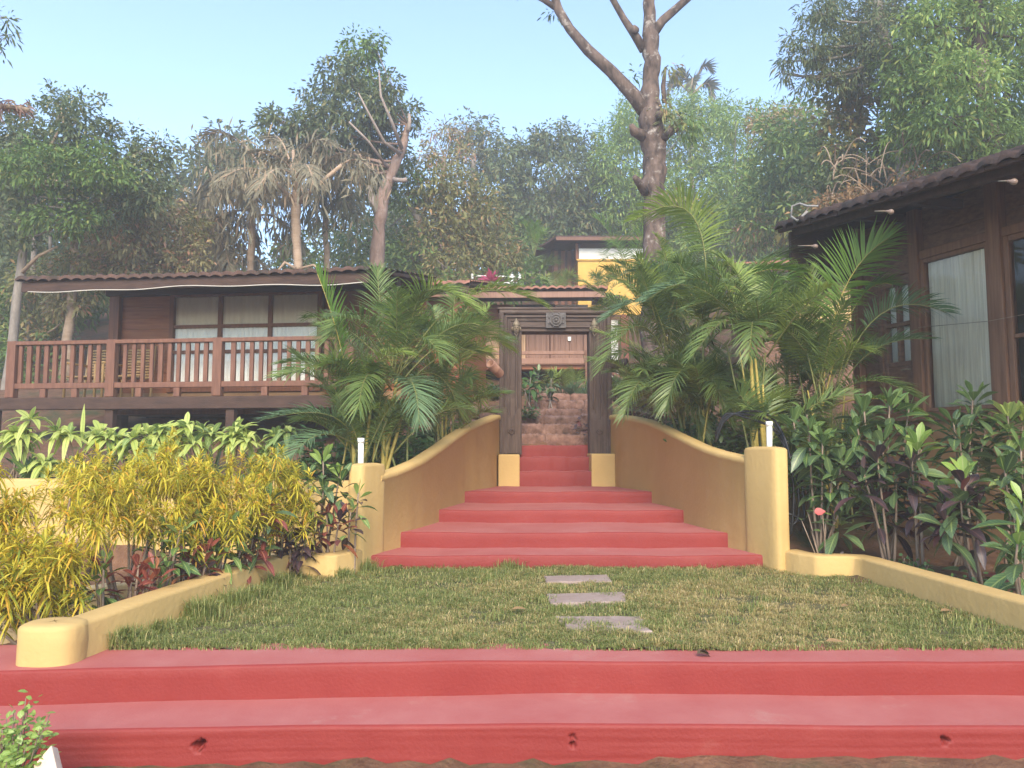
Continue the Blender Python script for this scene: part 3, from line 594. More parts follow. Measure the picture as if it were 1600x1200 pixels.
part('top_rail', lh, K['rail'], FA, [((-.08, -.02, zA - .05), (5.75, .09, zA + .015))], .01)
part('bottom_rail', lh, K['rail'], FA, [((-.05, .0, zB - .06), (5.75, .07, zB + .03))], .01)
for x in (-.02, 1.72, 3.52, 5.66): part('rail_post', lh, K['rail'], FA, [((x - .075, -.025, 1.96), (x + .075, .095, zA + .02 if x < 5 else zA + .02))], .008)
for x in (.55, 1.1, 2.2, 2.85, 4.3, 4.95): part('rail_foot', lh, K['rail'], FA, [((x - .05, .0, 1.958), (x + .05, .07, zB - .062))])
b0 = None; rb = np.random.default_rng(8)
for k in range(37):
    x = .12 + k * .152
    if min(abs(x - q) for q in (-.02, 1.72, 3.52, 5.66)) < .10: continue
    w = .033 + rb.uniform(-.006, .006)
    part('baluster', lh, K['rail'], FA, [((x - w, .012, zB + .032), (x + w, .058, zA - .052))], .004)
tiled_roof(FA, .35, 6.12, -.45, 3.9, 3.78, 4.58, K['tiledark'], lh, .19, .026, .32, sag=-.02, seed=1)
part('fascia', lh, K['darkbeam'], FA, [((.42, -.40, 3.60), (6.08, -.355, 3.755))])
part('wall_plate', lh, K['darkbeam'], FA, [((.55, 1.45, 3.90), (6.0, 1.66, 4.10))])
for k in range(8): part('rafter', lh, K['darkbeam'], FA, [((.62 + k*.7, -.35, 3.71), (.69 + k*.7, .0, 3.76))])
g = Geo(); g.tube([FA(.55 + 5.45*t, -.415, 3.60 - .05*math.sin(t*9)*.3 - .012*math.sin(t*23)) for t in np.linspace(0, 1, 40)], .008, 5); g.build('rope_light', mat('cream rope light', (.45,.42,.36), (.52,.49,.43), 5), lh)
# chair on the veranda
ch = empty('bamboo_chair', FA(1.15, .95, 1.94), 'bamboo slatted armchair on the left veranda behind the railing', 'chair')
g = Geo(); 
for k in range(11): g.tube([FA(1.10 + .0*k, 1.22 + .012*k, 2.38 + .05*k), FA(1.62, 1.22 + .012*k, 2.38 + .05*k)], .017, 6)
g.build('backrest', K['bamboo'], ch)
g = Geo()
for k in range(9): g.tube([FA(1.12, .72 + .055*k, 2.36), FA(1.60, .72 + .055*k, 2.36)], .018, 6)
g.build('seat', K['bamboo'], ch)
for x, y, h in ((1.08, .72, 2.6), (1.64, .72, 2.6), (1.08, 1.22, 2.95), (1.64, 1.22, 2.95)):
    g = Geo(); g.tube([FA(x, y, 1.935), FA(x, y + (.1 if h > 2.8 else 0), h)], .022, 6); g.build('leg', K['bamboo'], ch)
for x in (1.08, 1.64):
    g = Geo(); g.tube([FA(x, .68, 2.6), FA(x, 1.28, 2.6)], .02, 6); g.build('armrest', K['bamboo'], ch)
ch2 = empty('bamboo_chair', FA(.45, .95, 1.94), 'bamboo armchair at the left end of the veranda, nearest the corner post', 'chair')
for c in ch.children:
    d = c.copy(); col.objects.link(d); d.parent = ch2
ch['group'] = ch2['group'] = 'bamboo chairs on the veranda'

# ---- red tiled cottage end behind the left palms
FB = Frame((-2.05, 15.2), R(-7))
cb = empty('tiled_cottage', FB(.6, 1, 1.7), 'small red tiled cottage end mostly hidden behind the left palms', 'house')
part('wall', cb, K['teak'], FB, [((.1, .7, 1.5), (1.0, 3.5, 4.3))], 0)
for x in (.12, .86): part('post', cb, mat('brick red post', (.20,.06,.04), (.28,.09,.06), 6, .8, .3), FB, [((x, .25, 1.6), (x + .16, .41, 4.35))])
tiled_roof(FB, -1.3, 1.22, 0, 3, 4.40, 5.0, K['tile'], cb, .2, .035, .3, seed=4)
part('fascia', cb, K['darkbeam'], FB, [((-1.25, .03, 4.22), (1.2, .08, 4.385))])

# ---- right bungalow : local x runs along the window wall towards the camera, local -y is out of the wall
angR = math.atan2(-.944, .33); FR0 = Frame((4.80, 9.0), angR)
FR = lambda s, n, z: FR0(s, n, z)          # n < 0 : towards the garden
FR.pt = None
rh = empty('glazed_bungalow', FR(1, 1.5, 0), 'dark wooden bungalow with tall curtained windows and low overhanging roof at right', 'house')
part('plinth', rh, K['plinth'], FR, [((-.98, .0, -.2), (4.6, 4.4, 1.46))], 0)
part('wall', rh, K['oldteak'], FR, [((-.98, .06, 1.465), (4.6, 4.4, 3.98))], 0)
part('sill_beam', rh, K['oldteak_v'], FR, [((-.98, -.05, 1.462), (4.6, .058, 1.56))])
part('head_beam', rh, K['oldteak_v'], FR, [((.10, -.04, 3.36), (4.6, .057, 3.46))])
for s0, s1 in ((-.03, .10), (.985, 1.145), (2.10, 2.24), (3.1, 3.25), (4.4, 4.6)): part('post', rh, K['oldteak_v'], FR, [((s0, -.075, 1.565), (s1, .055, 3.97))])
part('post', rh, K['oldteak_v'], FR, [((-.98, -.06, 1.565), (-.86, .055, 4.0))])
g = planks(FR, .105, .98, .055, 3.47, 4.0, .17, .02, 5); g.build('plank_panel', K['oldteak'], rh)
g = planks(FR, 1.15, 2.095, .055, 3.47, 4.0, .17, .02, 6); g.build('plank_panel', K['oldteak'], rh)
g = planks(FR, -.855, -.56, .055, 1.57, 3.3, .17, .02, 7); g.build('plank_panel', K['oldteak'], rh)
window(rh, FR, .105, .98, 1.565, 3.355, .05, [], [], K['greycurtain'], K['oldteak_v'], .045, seed=5)
window(rh, FR, 1.15, 2.095, 1.565, 3.355, .05, [], [2.30], None, K['oldteak_v'], .06, seed=6)
curtain_geo(FR, 1.5, 2.03, .03, 1.64, 3.3, seed=9, amp=.012).build('curtain', K['greycurtain'], rh)
window(rh, FR, 2.245, 3.095, 1.565, 3.355, .05, [], [2.30], K['greycurtain'], K['oldteak_v'], .06, seed=7)
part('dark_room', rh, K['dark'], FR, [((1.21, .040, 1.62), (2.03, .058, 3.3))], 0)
# door with glazed upper half left of the first post
dr = part('door', rh, K['oldteak'], FR, [((-.55, -.05, 1.3), (-.49, .05, 3.36)), ((-.488, -.04, 3.24), (-.035, .05, 3.34)), ((-.488, -.03, 1.3), (-.435, .05, 3.238)), ((-.09, -.03, 1.3), (-.035, .05, 3.238)), ((-.434, -.028, 3.12), (-.091, .05, 3.236)), ((-.434, -.028, 2.62), (-.091, .05, 2.67)), ((-.434, -.028, 2.13), (-.091, .05, 2.19)), ((-.285, -.026, 2.191), (-.24, .05, 2.619)), ((-.285, -.026, 2.671), (-.24, .05, 3.119)), ((-.434, -.02, 1.3), (-.091, .05, 2.129))])
g = Geo(); g.add([FR(-.434, .02, 2.19), FR(-.091, .02, 2.19), FR(-.091, .02, 3.12), FR(-.434, .02, 3.12)], [0,1,2,3]); g.build('pane', K['glass'], dr)
curtain_geo(FR, -.432, -.093, .038, 2.19, 3.12, amp=.006, seed=3).build('curtain', K['curtain'], dr)
g = Geo(); a = np.array(FR(-.07, -.06, 2.08)); g.tube([a, a + [-.06, -.02, 0]], .012, 6); g.tube([a + [-.05, -.02, 0], a + [-.09, .05, -.01]], .010, 6); g.build('handle', K['brass'], dr)
g = Geo(); g.add([FR(-.86, .02, 3.42), FR(-.035, .02, 3.42), FR(-.035, .02, 3.98), FR(-.86, .02, 3.52)], [0,1,2,3]); g.build('transom_pane', K['glass'], rh)
# roof: tile rows rise away from the eave; the eave edge is low and dark
nE, zE = -1.22, 3.95
FRq = Frame((4.80, 9.0), angR - R(6))
FRF = lambda s, n, z: FRq(s, n, z - .105 * (s + .9))      # the roof runs slightly askew to the wall and dips towards the path
tiled_roof(FRF, -1.0, 5.2, nE, 2.4, zE, zE + 1.28, K['tiledarker'], rh, .21, .03, .33, sag=-.03, seed=6)
part('eave_beam', rh, K['darkbeam'], FRF, [((-.9, nE + .18, zE - .10), (5.2, nE + .27, zE + .04))])
part('eave_batten', rh, K['darkbeam'], FRF, [((-.98, nE + .03, zE - .05), (5.2, nE + .09, zE - .008))])
for k in range(12): 
    g = Geo(); s = -.85 + .5*k
    V = [FRF(s, nE + .02, zE - .055), FRF(s + .07, nE + .02, zE - .055), FRF(s + .07, 1.3, zE + .80), FRF(s, 1.3, zE + .80)]
    V2 = [tuple(np.array(v) + [0, 0, .065]) for v in V]
    g.add(V + V2, [(0,1,2,3), (4,7,6,5), (0,4,5,1), (1,5,6,2), (2,6,7,3), (3,7,4,0)]); g.build('rafter', K['darkbeam'], rh)
part('tie_beam', rh, K['darkbeam'], FRF, [((-.03, nE + .28, 3.90), (.09, -.2, 4.0))])
part('tie_beam', rh, K['darkbeam'], FRF, [((.84, nE + .28, 3.90), (.96, -.2, 4.0))])
part('wall_plate', rh, K['darkbeam'], FRF, [((-.86, .25, 3.75), (5.2, .45, 4.40))])
# dark gable boarding hanging under the far roof edge
g = Geo(); g.add([FRF(-.93, nE + .15, 3.30), FRF(-.93, 1.2, 3.30), FRF(-.93, 1.2, 4.70), FRF(-.93, nE + .15, 3.90), FRF(-.88, nE + .15, 3.30), FRF(-.88, 1.2, 3.30), FRF(-.88, 1.2, 4.70), FRF(-.88, nE + .15, 3.90)], [(0,1,2,3), (4,7,6,5), (0,4,5,1), (3,2,6,7), (0,3,7,4), (1,5,6,2)]); g.build('gable_board', K['darkbeam'], rh)
g = Geo(); g.tube([P(1236, 338, 9.25), P(1238, 322, 9.25), P(1250, 318, 9.2), P(1262, 322, 9.1), P(1278, 322, 9.0)], .014, 6); g.tube([P(1236, 338, 9.25), P(1246, 345, 9.2), P(1262, 330, 9.1)], .015, 5); g.build('ridge_end_tile', mat('grey cement', (.20,.19,.18), (.28,.27,.26), 20, .8), rh)
for (u, v, y, ul) in ((1274, 385, 8.75, 1247), (1392, 331, 7.55, 1367), (1584, 284, 6.2, 1560)):
    lp = empty('bulb_lamp', P(u, v, y), {1274: 'bare round bulb under the far end of the right eave, just above the palms', 1392: 'bare round bulb under the middle of the right eave', 1584: 'bare round bulb under the right eave nearest the photo edge'}[u], 'lamp', 'bulbs under the right eave')
    g = Geo(); c = P(u, v, y); g.lathe([(.001, -.03), (.016, -.026), (.026, -.01), (.028, .004), (.020, .02), (.012, .03), (.012, .045), (.001, .045)], c, (-.9, .3, .25), 12); g.build('bulb', mat('dull glass bulb', (.20,.14,.11), (.23,.17,.14), 20, .3), lp)
    g = Geo(); g.tube([P(ul, v - 1, y + .25), c + [-.03, .01, .01]], .007, 5); g.build('arm', K['twig'], lp)
g = Geo(); g.tube([np.array(FR(.1, -.10, 2.55)), np.array(FR(1.0, -.13, 2.48)), np.array(FR(2.2, -.12, 2.5))], .003, 4); g.build('wire', K['twig'], rh)

# ---- cottage far behind the right palms with a woven front
FC = Frame((4.75, 16.0), R(-10))
cc = empty('woven_cottage', FC(1.2, 1, 2), 'cottage with a woven bamboo front glimpsed behind the right palms', 'house')
part('wall', cc, K['oldteak'], FC, [((.2, .8, 1.8), (4.0, 3.2, 4.9))], 0)
g = Geo()
for k in range(22): g.box((.3 + .13*k, .62 + .012*(k % 2), 3.85), (.41 + .13*k, .66 + .012*(k % 2), 4.62), FC)
for k in range(6): g.box((.25, .605, 3.85 + .145*k), (3.2, .618, 3.89 + .145*k), FC)
g.build('woven_panel', K['bamboo'], cc)
tiled_roof(FC, -.3, 4.0, 0, 2.6, 5.0, 5.6, K['tile'], cc, .2, .03, .3, seed=8)
part('fascia', cc, K['darkbeam'], FC, [((-.25, .03, 4.83), (3.95, .08, 4.985))])

# ---- rear house seen over and through the gate
FD = Frame((-2.2, 19.0), R(-2))
rd = empty('veranda_house', FD(2.2, 1.5, 2.6), 'low tiled house with brown panelled doors seen through the carved gate', 'house')
part('wall', rd, K['teak_v'], FD, [((.2, 1.0, 3.0), (4.2, 4.0, 4.46))], 0)
part('upper_wall', rd, K['teak'], FD, [((.2, .98, 4.47), (2.2, 4.0, 4.9))], 0)
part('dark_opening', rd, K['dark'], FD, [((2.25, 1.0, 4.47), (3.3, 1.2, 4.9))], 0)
ar = part('white_panel', rd, K['white'], FD, [((3.31, .96, 4.47), (4.15, 1.1, 4.88))], 0)
g = Geo(); g.tube([FD(3.35 + .3*(1 - math.cos(a)), .93, 4.45 + .28*math.sin(a)) for a in np.linspace(0, math.pi, 10)], .03, 6); g.build('arch', K['white'], ar)
lt = mat('sunlit teak', (.44,.28,.16), (.56,.36,.21), 3, .5, .1, 14, stretch=(8,8,.5))  # sunlight on the rear door panels put into a paler teak colour
for k in range(3):
    d = part('door_panel', rd, lt if k < 2 else K['reddoor'], FD, [((1.30 + .62*k, .90, 3.25), (1.36 + .62*k, .995, 4.44)), ((1.84 + .62*k, .90, 3.25), (1.90 + .62*k, .995, 4.44)), ((1.365 + .62*k, .93, 3.25), (1.835 + .62*k, .995, 4.44))] + [((1.40 + .62*k + .145*j, .91, 3.45), (1.51 + .62*k + .145*j, .925, 4.32)) for j in range(3)])
d = part('double_door', rd, K['reddoor'], FD, [((3.17, .88, 3.25), (3.25, .995, 4.44)), ((3.255, .93, 3.25), (3.66, .995, 4.44)), ((3.665, .93, 3.25), (4.02, .995, 4.44)), ((4.025, .85, 2.9), (4.2, .995, 4.44))] + [((3.29 + .14*j, .905, 3.4), (3.38 + .14*j, .925, 4.3)) for j in range(5)])
g = Geo(); a = FD.pt(3.66, .88, 3.98); g.box(tuple(a + [-.04, -.02, -.06]), tuple(a + [.04, .02, .04])); g.build('padlock', K['metal'], d)
part('veranda_beam', rd, K['reddoor'], FD, [((.2, -.02, 3.22), (4.25, .1, 3.36)), ((.2, .0, 3.46), (4.1, .08, 3.54))])
part('veranda_floor', rd, K['teak'], FD, [((.2, .1, 3.1), (4.25, .99, 3.21))], 0)
part('crawl_shade_panel', rd, K['dark'], FD, [((.3, .6, 2.3), (4.2, .7, 3.09))], 0)  # shade below the veranda, drawn as a near-black panel
part('stair_stringer', rd, K['rail'], FD, [((4.0, -.08, 2.7), (4.12, -.03, 3.55))])
g = Geo(); g.tube([FD(4.2, -.1, 3.3), FD(5.1, -.6, 2.6)], .06, 6); g.build('stair_rail', K['rail'], rd)
part('side_wall', rd, K['white'], FD, [((4.205, 1.2, 2.9), (4.95, 4.0, 4.5))], 0)
part('red_post', rd, mat('red brown post', (.24,.09,.06), (.32,.13,.09), 4, .7), FD, [((5.0, .9, 2.5), (5.2, 1.1, 4.6))])
part('door_leaf', rd, lt, FD, [((5.6, .9, 2.7), (6.1, .98, 4.2))])
tiled_roof(FD, .1, 4.55, -.4, 3.0, 5.02, 5.42, K['tile'], rd, .2, .035, .3, seed=12)
part('fascia', rd, K['reddoor'], FD, [((.15, -.34, 4.82), (4.5, -.29, 4.97))])

# ---- upper hut on the hill
FE = Frame((2.62, 30.0), R(0))
hu = empty('yellow_hut', FE(1.2, 1.5, 6.3), 'small yellow walled hut with flat brown roof up on the hillside', 'house')
part('wall', hu, K['hutyellow'], FE, [((0, 0, 6.0), (2.6, 3.5, 8.62))], 0)
part('white_band', hu, K['white'], FE, [((.04, -.03, 8.63), (2.6, 3.5, 9.05))], 0)
part('wall_cap', hu, K['hutyellow'], FE, [((-.06, -.06, 8.56), (2.6, -.004, 8.615))], 0)
part('gap_wall', hu, K['darkbeam'], FE, [((.1, .05, 9.06), (2.6, 3.4, 9.28))], 0)
part('side_wall', hu, K['teak_v'], FE, [((-1.0, .9, 6.5), (-.01, 3.5, 9.2))] , 0)
for k in range(4): part('side_post', hu, K['darkbeam'], FE, [((-1.0 + .27*k, .75, 6.5), (-.9 + .27*k, .89, 9.2))])
part('corner_post', hu, K['teak_v'], FE, [((-.09, -.02, 8.63), (.03, .1, 9.27))])
g = Geo(); V = [FE(-1.7, .2, 9.02), FE(-.9, -.5, 9.36), FE(2.9, -.5, 9.36), FE(2.9, 4, 9.7), FE(-.9, 4, 9.7), FE(-1.7, 4, 9.3)]
for (i, j, k, l) in ((1, 2, 3, 4), (0, 1, 4, 5)):
    a = np.array([V[i], V[j], V[k], V[l]]); g.add(np.vstack([a, a + [0, 0, .08]]), [(0,1,2,3), (4,7,6,5), (0,4,5,1), (1,5,6,2), (2,6,7,3), (3,7,4,0)])
g.build('roof', K['tiledark'], hu)
part('fascia', hu, K['rail'], FE, [((-.9, -.56, 9.24), (2.9, -.505, 9.37))])
part('lower_roof', hu, K['tiledark'], FE, [((.5, -1.2, 6.75), (1.5, -.2, 6.95))])
# white fence on the slope
wf = empty('white_fence', P(768, 455, 24), 'white painted rail fence on the slope above the tiled roofs', 'fence')
for u in (738, 768, 800, 812):
    g = Geo(); a = P(u, 428, 24); g.tube([a - [0, 0, .9], a], .045, 6); g.build('fence_post', K['white'], wf)
for v in (431, 441, 451):
    g = Geo(); g.tube([P(736, v, 24), P(815, v + 2, 24)], .03, 6); g.build('fence_rail', K['white'], wf)

# ------------------------------------------------------------------ leaves
LANCE = lambda t: np.sin(np.pi * np.clip(t, 0, 1) ** .75) ** .8 + .06
def ribbons(p, d, n, Ln, W, droop, segs=3, prof=None, fold=0.0, tip=.04):
    """curved leaves: base p, direction d, face normal n, length, width, droop; returns verts, quads, uv"""
    p = np.asarray(p, float); N = len(p); d = norm(d); n = np.asarray(n, float)
    Ln = np.broadcast_to(Ln, (N,))[:, None]; W = np.broadcast_to(W, (N,))[:, None]; droop = np.broadcast_to(droop, (N,))[:, None]
    side = np.cross(d, n); bad = np.linalg.norm(side, axis=1) < .05; side[bad] = np.cross(d[bad], [.3, .9, .2]); side = norm(side); nn = np.cross(side, d)
    t = np.linspace(0, 1, segs + 1); prof = prof or LANCE; rows = []
    for i, tt in enumerate(t):
        c = p + d * Ln * (tt - .22 * droop * tt**2 * 1.0) + np.array([0, 0, -1.0]) * Ln * droop * tt**2
        w = W / 2 * max(prof(tt), tip)
        if fold: rows.append(np.stack([c - side*w + nn*w*fold, c, c + side*w + nn*w*fold], 1))
        else: rows.append(np.stack([c - side*w, c + side*w], 1))
    k = 3 if fold else 2; V = np.stack(rows, 1).reshape(N, -1, 3); m = V.shape[1]
    q = []
    for i in range(segs):
        for j in range(k - 1): q.append([i*k + j, i*k + j + 1, (i+1)*k + j + 1, (i+1)*k + j])
    F = (np.arange(N)[:, None, None] * m + np.array(q)[None]).reshape(-1, 4)
    uv = np.array([[tt, x] for tt in t for x in ((-1, 0, 1) if fold else (-1, 1))]); UV = np.tile(uv, (N, 1))
    return V.reshape(-1, 3), F, UV
def rnd_dirs(r, n): return norm(r.normal(0, 1, (n, 3)))
def bez(p0, p1, p2, t):
    t = np.asarray(t)[:, None]; return (1-t)**2*np.asarray(p0) + 2*t*(1-t)*np.asarray(p1) + t*t*np.asarray(p2)

# ------------------------------------------------------------------ palms
def frond_geo(p0, p1, p2, r, nl=46, Lm=.5, W=.026, droop=.45, roll=0., lift=.35, bare=.18, rad=.011, segs=4, jit=.08, tipang=.35, mi=0, mr=1):
    """one feather frond along a bent midrib with two rows of drooping leaflets"""
    G = Geo(); tt = np.linspace(0, 1, 12); C = bez(p0, p1, p2, tt)
    G.tube(C, np.interp(tt, [0, 1], [rad, rad*.25]), 5, mr)
    nl = int(nl*1.25); W = W*.62; droop = droop*.62; t = np.linspace(bare, .99, nl) + r.normal(0, .004, nl); t = np.clip(t, 0, 1); c = bez(p0, p1, p2, t); T = norm(bez(p0, p1, p2, np.clip(t + .02, 0, 1.02)) - bez(p0, p1, p2, t - .02))
    ref = np.array([0, 0, 1.0]); S = np.cross(T, ref); S = np.where(np.linalg.norm(S, axis=1, keepdims=True) < .15, np.array([1.0, 0, 0]), S); S = norm(S); U = np.cross(S, T)
    cr, sr = math.cos(roll), math.sin(roll); S, U = S*cr + U*sr, U*cr - S*sr
    x = (t - bare) / (1 - bare); a = np.interp(x, [0, .5, 1], [1.15, .85, tipang]); ll = Lm * np.interp(x, [0, .15, .45, .8, 1], [.55, .85, 1, .72, .38])
    for sg in (-1, 1):
        ang = a + r.normal(0, jit, nl); l = ll * r.uniform(.86, 1.08, nl)
        d = T*np.cos(ang)[:, None] + S*sg*np.sin(ang)[:, None] + U*(lift + r.normal(0, .08, nl))[:, None]
        nrm = U - S*sg*.5 + r.normal(0, .15, (nl, 3))
        V, F, UV = ribbons(c, d, nrm, l, W * r.uniform(.8, 1.1, nl), droop * r.uniform(.6, 1.3, nl), segs, lambda q: np.interp(q, [0, .12, .5, 1], [.45, 1, .8, .08]))
        G.add(V, F, mi, UV)
    return G
def palm(name, base, label, cat, stems, fronds, fill, group, seed, leaf='palm', cane='cane', Lm=.5, W=.026):
    """stems: list of (pixel u, v, depth) tops; fronds: (u0,v0,y0, um,vm,ym, u2,v2,y2, options)"""
    r = np.random.default_rng(seed); b = P(*base) if len(base) == 3 else np.array(base[3:]); b = np.array([b[0], b[1], min(b[2], gz(b[0], b[1]) + .05)])
    e = empty(name, b, label, cat, group)
    for st in stems:
        top = P(*st[:3]); off = r.normal(0, .06, 3) * [1, 1, 0]; rad = st[3] if len(st) > 3 else .022
        mid = (b + off + top) / 2 + r.normal(0, .03, 3)
        g = Geo(); tt = np.linspace(0, 1, 14); c = bez(b + off - [0, 0, .1], mid, top, tt)
        g.tube(c, rad * np.interp(tt, [0, .7, 1], [1.15, .85, .5]) * (1 + .10 * (np.arange(14) % 3 == 0)), 8); g.build('stem', K[st[4] if len(st) > 4 else cane], e)
    c0 = P(*fill[0][:3])
    for k in range(3):
        top = c0 + r.normal(0, .13, 3)*[1, 1, .8] - [0, 0, .15]; q = b + r.normal(0, .13, 3)*[1, 1, 0]; g = Geo(); g.tube(bez(q - [0, 0, .1], (q + top)/2 + r.normal(0, .05, 3), top, np.linspace(0, 1, 9)), np.linspace(.014, .008, 9), 7); g.build('stem', K['greencane' if k else cane], e)
    fill = list(fill) + [('low',)]
    def sec(k): return K['cane'] if k in ('palmlight',) else K['greencane']
    for f in fronds:
        o = f[9] if len(f) > 9 else {}; lk = o.get('leaf', leaf); o = {k: v for k, v in o.items() if k != 'leaf'}
        o = dict(dict(Lm=Lm, W=W), **o)
        frond_geo(P(*f[0:3]), P(*f[3:6]), P(*f[6:9]), r, **o).build('frond', [K[lk], sec(lk)], e)
    for f in fill:
        if f[0] == 'low': n, Lf, el0, el1, az0, az1 = 7, .95, 30, 70, 0, 360; c = b*.72 + c0*.28
        else: (u, v, y, n, Lf, el0, el1, az0, az1) = f; c = P(u, v, y)
        n = int(n*1.7)
        for k in range(n):
            az = R(az0 + (az1 - az0) * (k + r.random()) / n); el = R(r.uniform(el0 + 18, min(86, el1 + 10))); Lk = 1.12 * Lf * r.uniform(.75, 1.15)
            d = np.array([math.cos(az)*math.cos(el), math.sin(az)*math.cos(el), math.sin(el)]); h = np.array([d[0], d[1], 0])
            p0 = c + r.normal(0, .09, 3); p1 = p0 + d*Lk*.72; p2 = p1 + d*Lk*.12 + h*Lk*.38 + np.array([0, 0, -1])*Lk*r.uniform(-.05, .28)
            frond_geo(p0, p1, p2, r, nl=34, Lm=Lm*.9*r.uniform(.7, 1), W=W, droop=r.uniform(.35, .7), roll=r.normal(0, .4), segs=3, bare=.25).build('frond', [K[leaf if r.random() < .75 else 'palmmid'], sec('')], e)
    return e
GP = 'feather palms behind the curved walls'
palm('feather_palm', (560, 700, 8.5), 'feather palm with one pale upright frond just above the left wall post', 'palm',
     [(548, 560, 8.5, .02), (585, 600, 8.6, .018)],
     [(556, 700, 8.5, 548, 560, 8.5, 496, 428, 8.3, dict(leaf='palmlight', Lm=.5, roll=.2, tipang=.25, bare=.55, droop=.22, W=.034, nl=30)),
      (560, 690, 8.5, 600, 520, 8.6, 430, 590, 7.9, dict(Lm=.42, bare=.4, roll=.5, leaf='palm')),
      (575, 660, 8.5, 520, 545, 8.3, 440, 568, 8.0, dict(Lm=.4, bare=.3, leaf='palm', W=.022)),
      (556, 700, 8.5, 540, 620, 8.2, 418, 655, 7.8, dict(Lm=.45, bare=.2, leaf='palmblue')),
      (560, 700, 8.5, 500, 650, 8.0, 455, 715, 7.6, dict(Lm=.42, bare=.2, leaf='palmblue')),
      (550, 690, 8.5, 540, 590, 8.6, 510, 500, 8.9, dict(Lm=.4, leaf='palmmid'))],
     [(560, 640, 8.6, 5, .9, 20, 60, 100, 330)], GP, 31)
palm('feather_palm', (585, 725, 8.7), 'tall dark feather palm with leaning yellow canes behind the left curved wall', 'palm',
     [(620, 590, 8.8, .030), (604, 620, 8.7, .024, 'cane'), (640, 610, 8.9, .02)],
     [(612, 600, 8.8, 610, 470, 8.8, 700, 455, 8.6, dict(Lm=.62, roll=-.3, leaf='palm', droop=.5, nl=54)),
      (615, 590, 8.8, 640, 390, 8.6, 735, 480, 8.2, dict(Lm=.62, leaf='palmmid', nl=56, droop=.55)),
      (622, 590, 8.8, 720, 400, 8.8, 845, 475, 8.6, dict(Lm=.50, leaf='palmmid', bare=.45, nl=50, droop=.6, W=.030)),
      (620, 590, 8.8, 560, 440, 8.6, 512, 530, 8.3, dict(Lm=.5, leaf='palm', nl=50)),
      (625, 600, 8.8, 715, 480, 9.2, 795, 545, 9.6, dict(Lm=.45, leaf='palmmid', bare=.35, droop=.7)),
      (620, 610, 8.8, 690, 540, 9.1, 720, 650, 9.4, dict(Lm=.45, leaf='palm')),
      (615, 600, 8.8, 650, 480, 8.4, 690, 560, 8.0, dict(Lm=.5, leaf='palm')),
      (618, 600, 8.8, 590, 480, 9.1, 590, 420, 9.4, dict(Lm=.5, leaf='palm')),
      (612, 610, 8.8, 570, 540, 8.4, 560, 640, 8.0, dict(Lm=.5, leaf='palm')),
      (616, 605, 8.8, 650, 560, 8.3, 655, 660, 7.95, dict(Lm=.45, leaf='palmblue'))],
     [(618, 590, 8.9, 9, 1.2, 15, 75, 0, 360)], GP, 32)
palm('feather_palm', (690, 690, 10.2), 'bushy feather palm clump between the left curved wall and the carved gate', 'palm',
     [(690, 600, 10.2, .016), (675, 580, 10.2, .018), (715, 610, 10.3, .015), (700, 560, 10.3, .016)],
     [(690, 600, 10.2, 695, 460, 10.4, 755, 500, 10.7, dict(Lm=.5, leaf='palmmid', W=.028)),
      (690, 600, 10.2, 715, 480, 10.6, 800, 530, 11.0, dict(Lm=.42, leaf='palmmid', droop=.7, bare=.3)),
      (675, 580, 10.2, 660, 470, 10.2, 640, 520, 9.9, dict(Lm=.5, leaf='palm')),
      (700, 600, 10.2, 735, 550, 10.7, 752, 630, 11.2, dict(Lm=.45, leaf='palmmid')),
      (690, 640, 10.2, 650, 600, 9.8, 610, 680, 9.6, dict(Lm=.45, leaf='palm')),
      (690, 600, 10.2, 735, 520, 10.6, 765, 480, 10.8, dict(Lm=.45, leaf='palmmid')),
      (690, 640, 10.2, 715, 600, 10.5, 728, 655, 10.9, dict(Lm=.4, leaf='palmmid'))],
     [(690, 590, 10.3, 12, 1.1, 15, 75, 0, 360), (690, 650, 10.2, 6, .8, 10, 60, 180, 360)], GP, 33)
palm('feather_palm', (1072, 680, 9.9), 'dark feather palm clump just right of the carved gate', 'palm',
     [(1040, 540, 9.9, .022, 'greencane'), (1020, 560, 9.9, .018, 'greencane'), (1060, 560, 9.9, .018, 'greencane')],
     [(1040, 560, 9.9, 1035, 420, 9.8, 945, 500, 9.5, dict(Lm=.5, leaf='palmblue', nl=52, droop=.6)),
      (1040, 560, 9.9, 1000, 450, 9.6, 938, 580, 9.3, dict(Lm=.5, leaf='palm', nl=48)),
      (1045, 540, 9.9, 1070, 400, 10.0, 985, 425, 9.8, dict(Lm=.5, leaf='palmblue')),
      (1045, 560, 9.9, 1080, 470, 9.6, 1120, 570, 9.3, dict(Lm=.5, leaf='palm')),
      (1035, 600, 9.9, 1000, 560, 9.4, 975, 650, 9.2, dict(Lm=.42, leaf='palm')),
      (1045, 620, 9.9, 1080, 590, 9.4, 1100, 680, 9.2, dict(Lm=.42, leaf='palm'))],
     [(1040, 540, 10, 14, 1.1, 10, 75, 0, 360), (1040, 620, 10, 8, .8, 5, 60, 180, 360)], GP, 34)
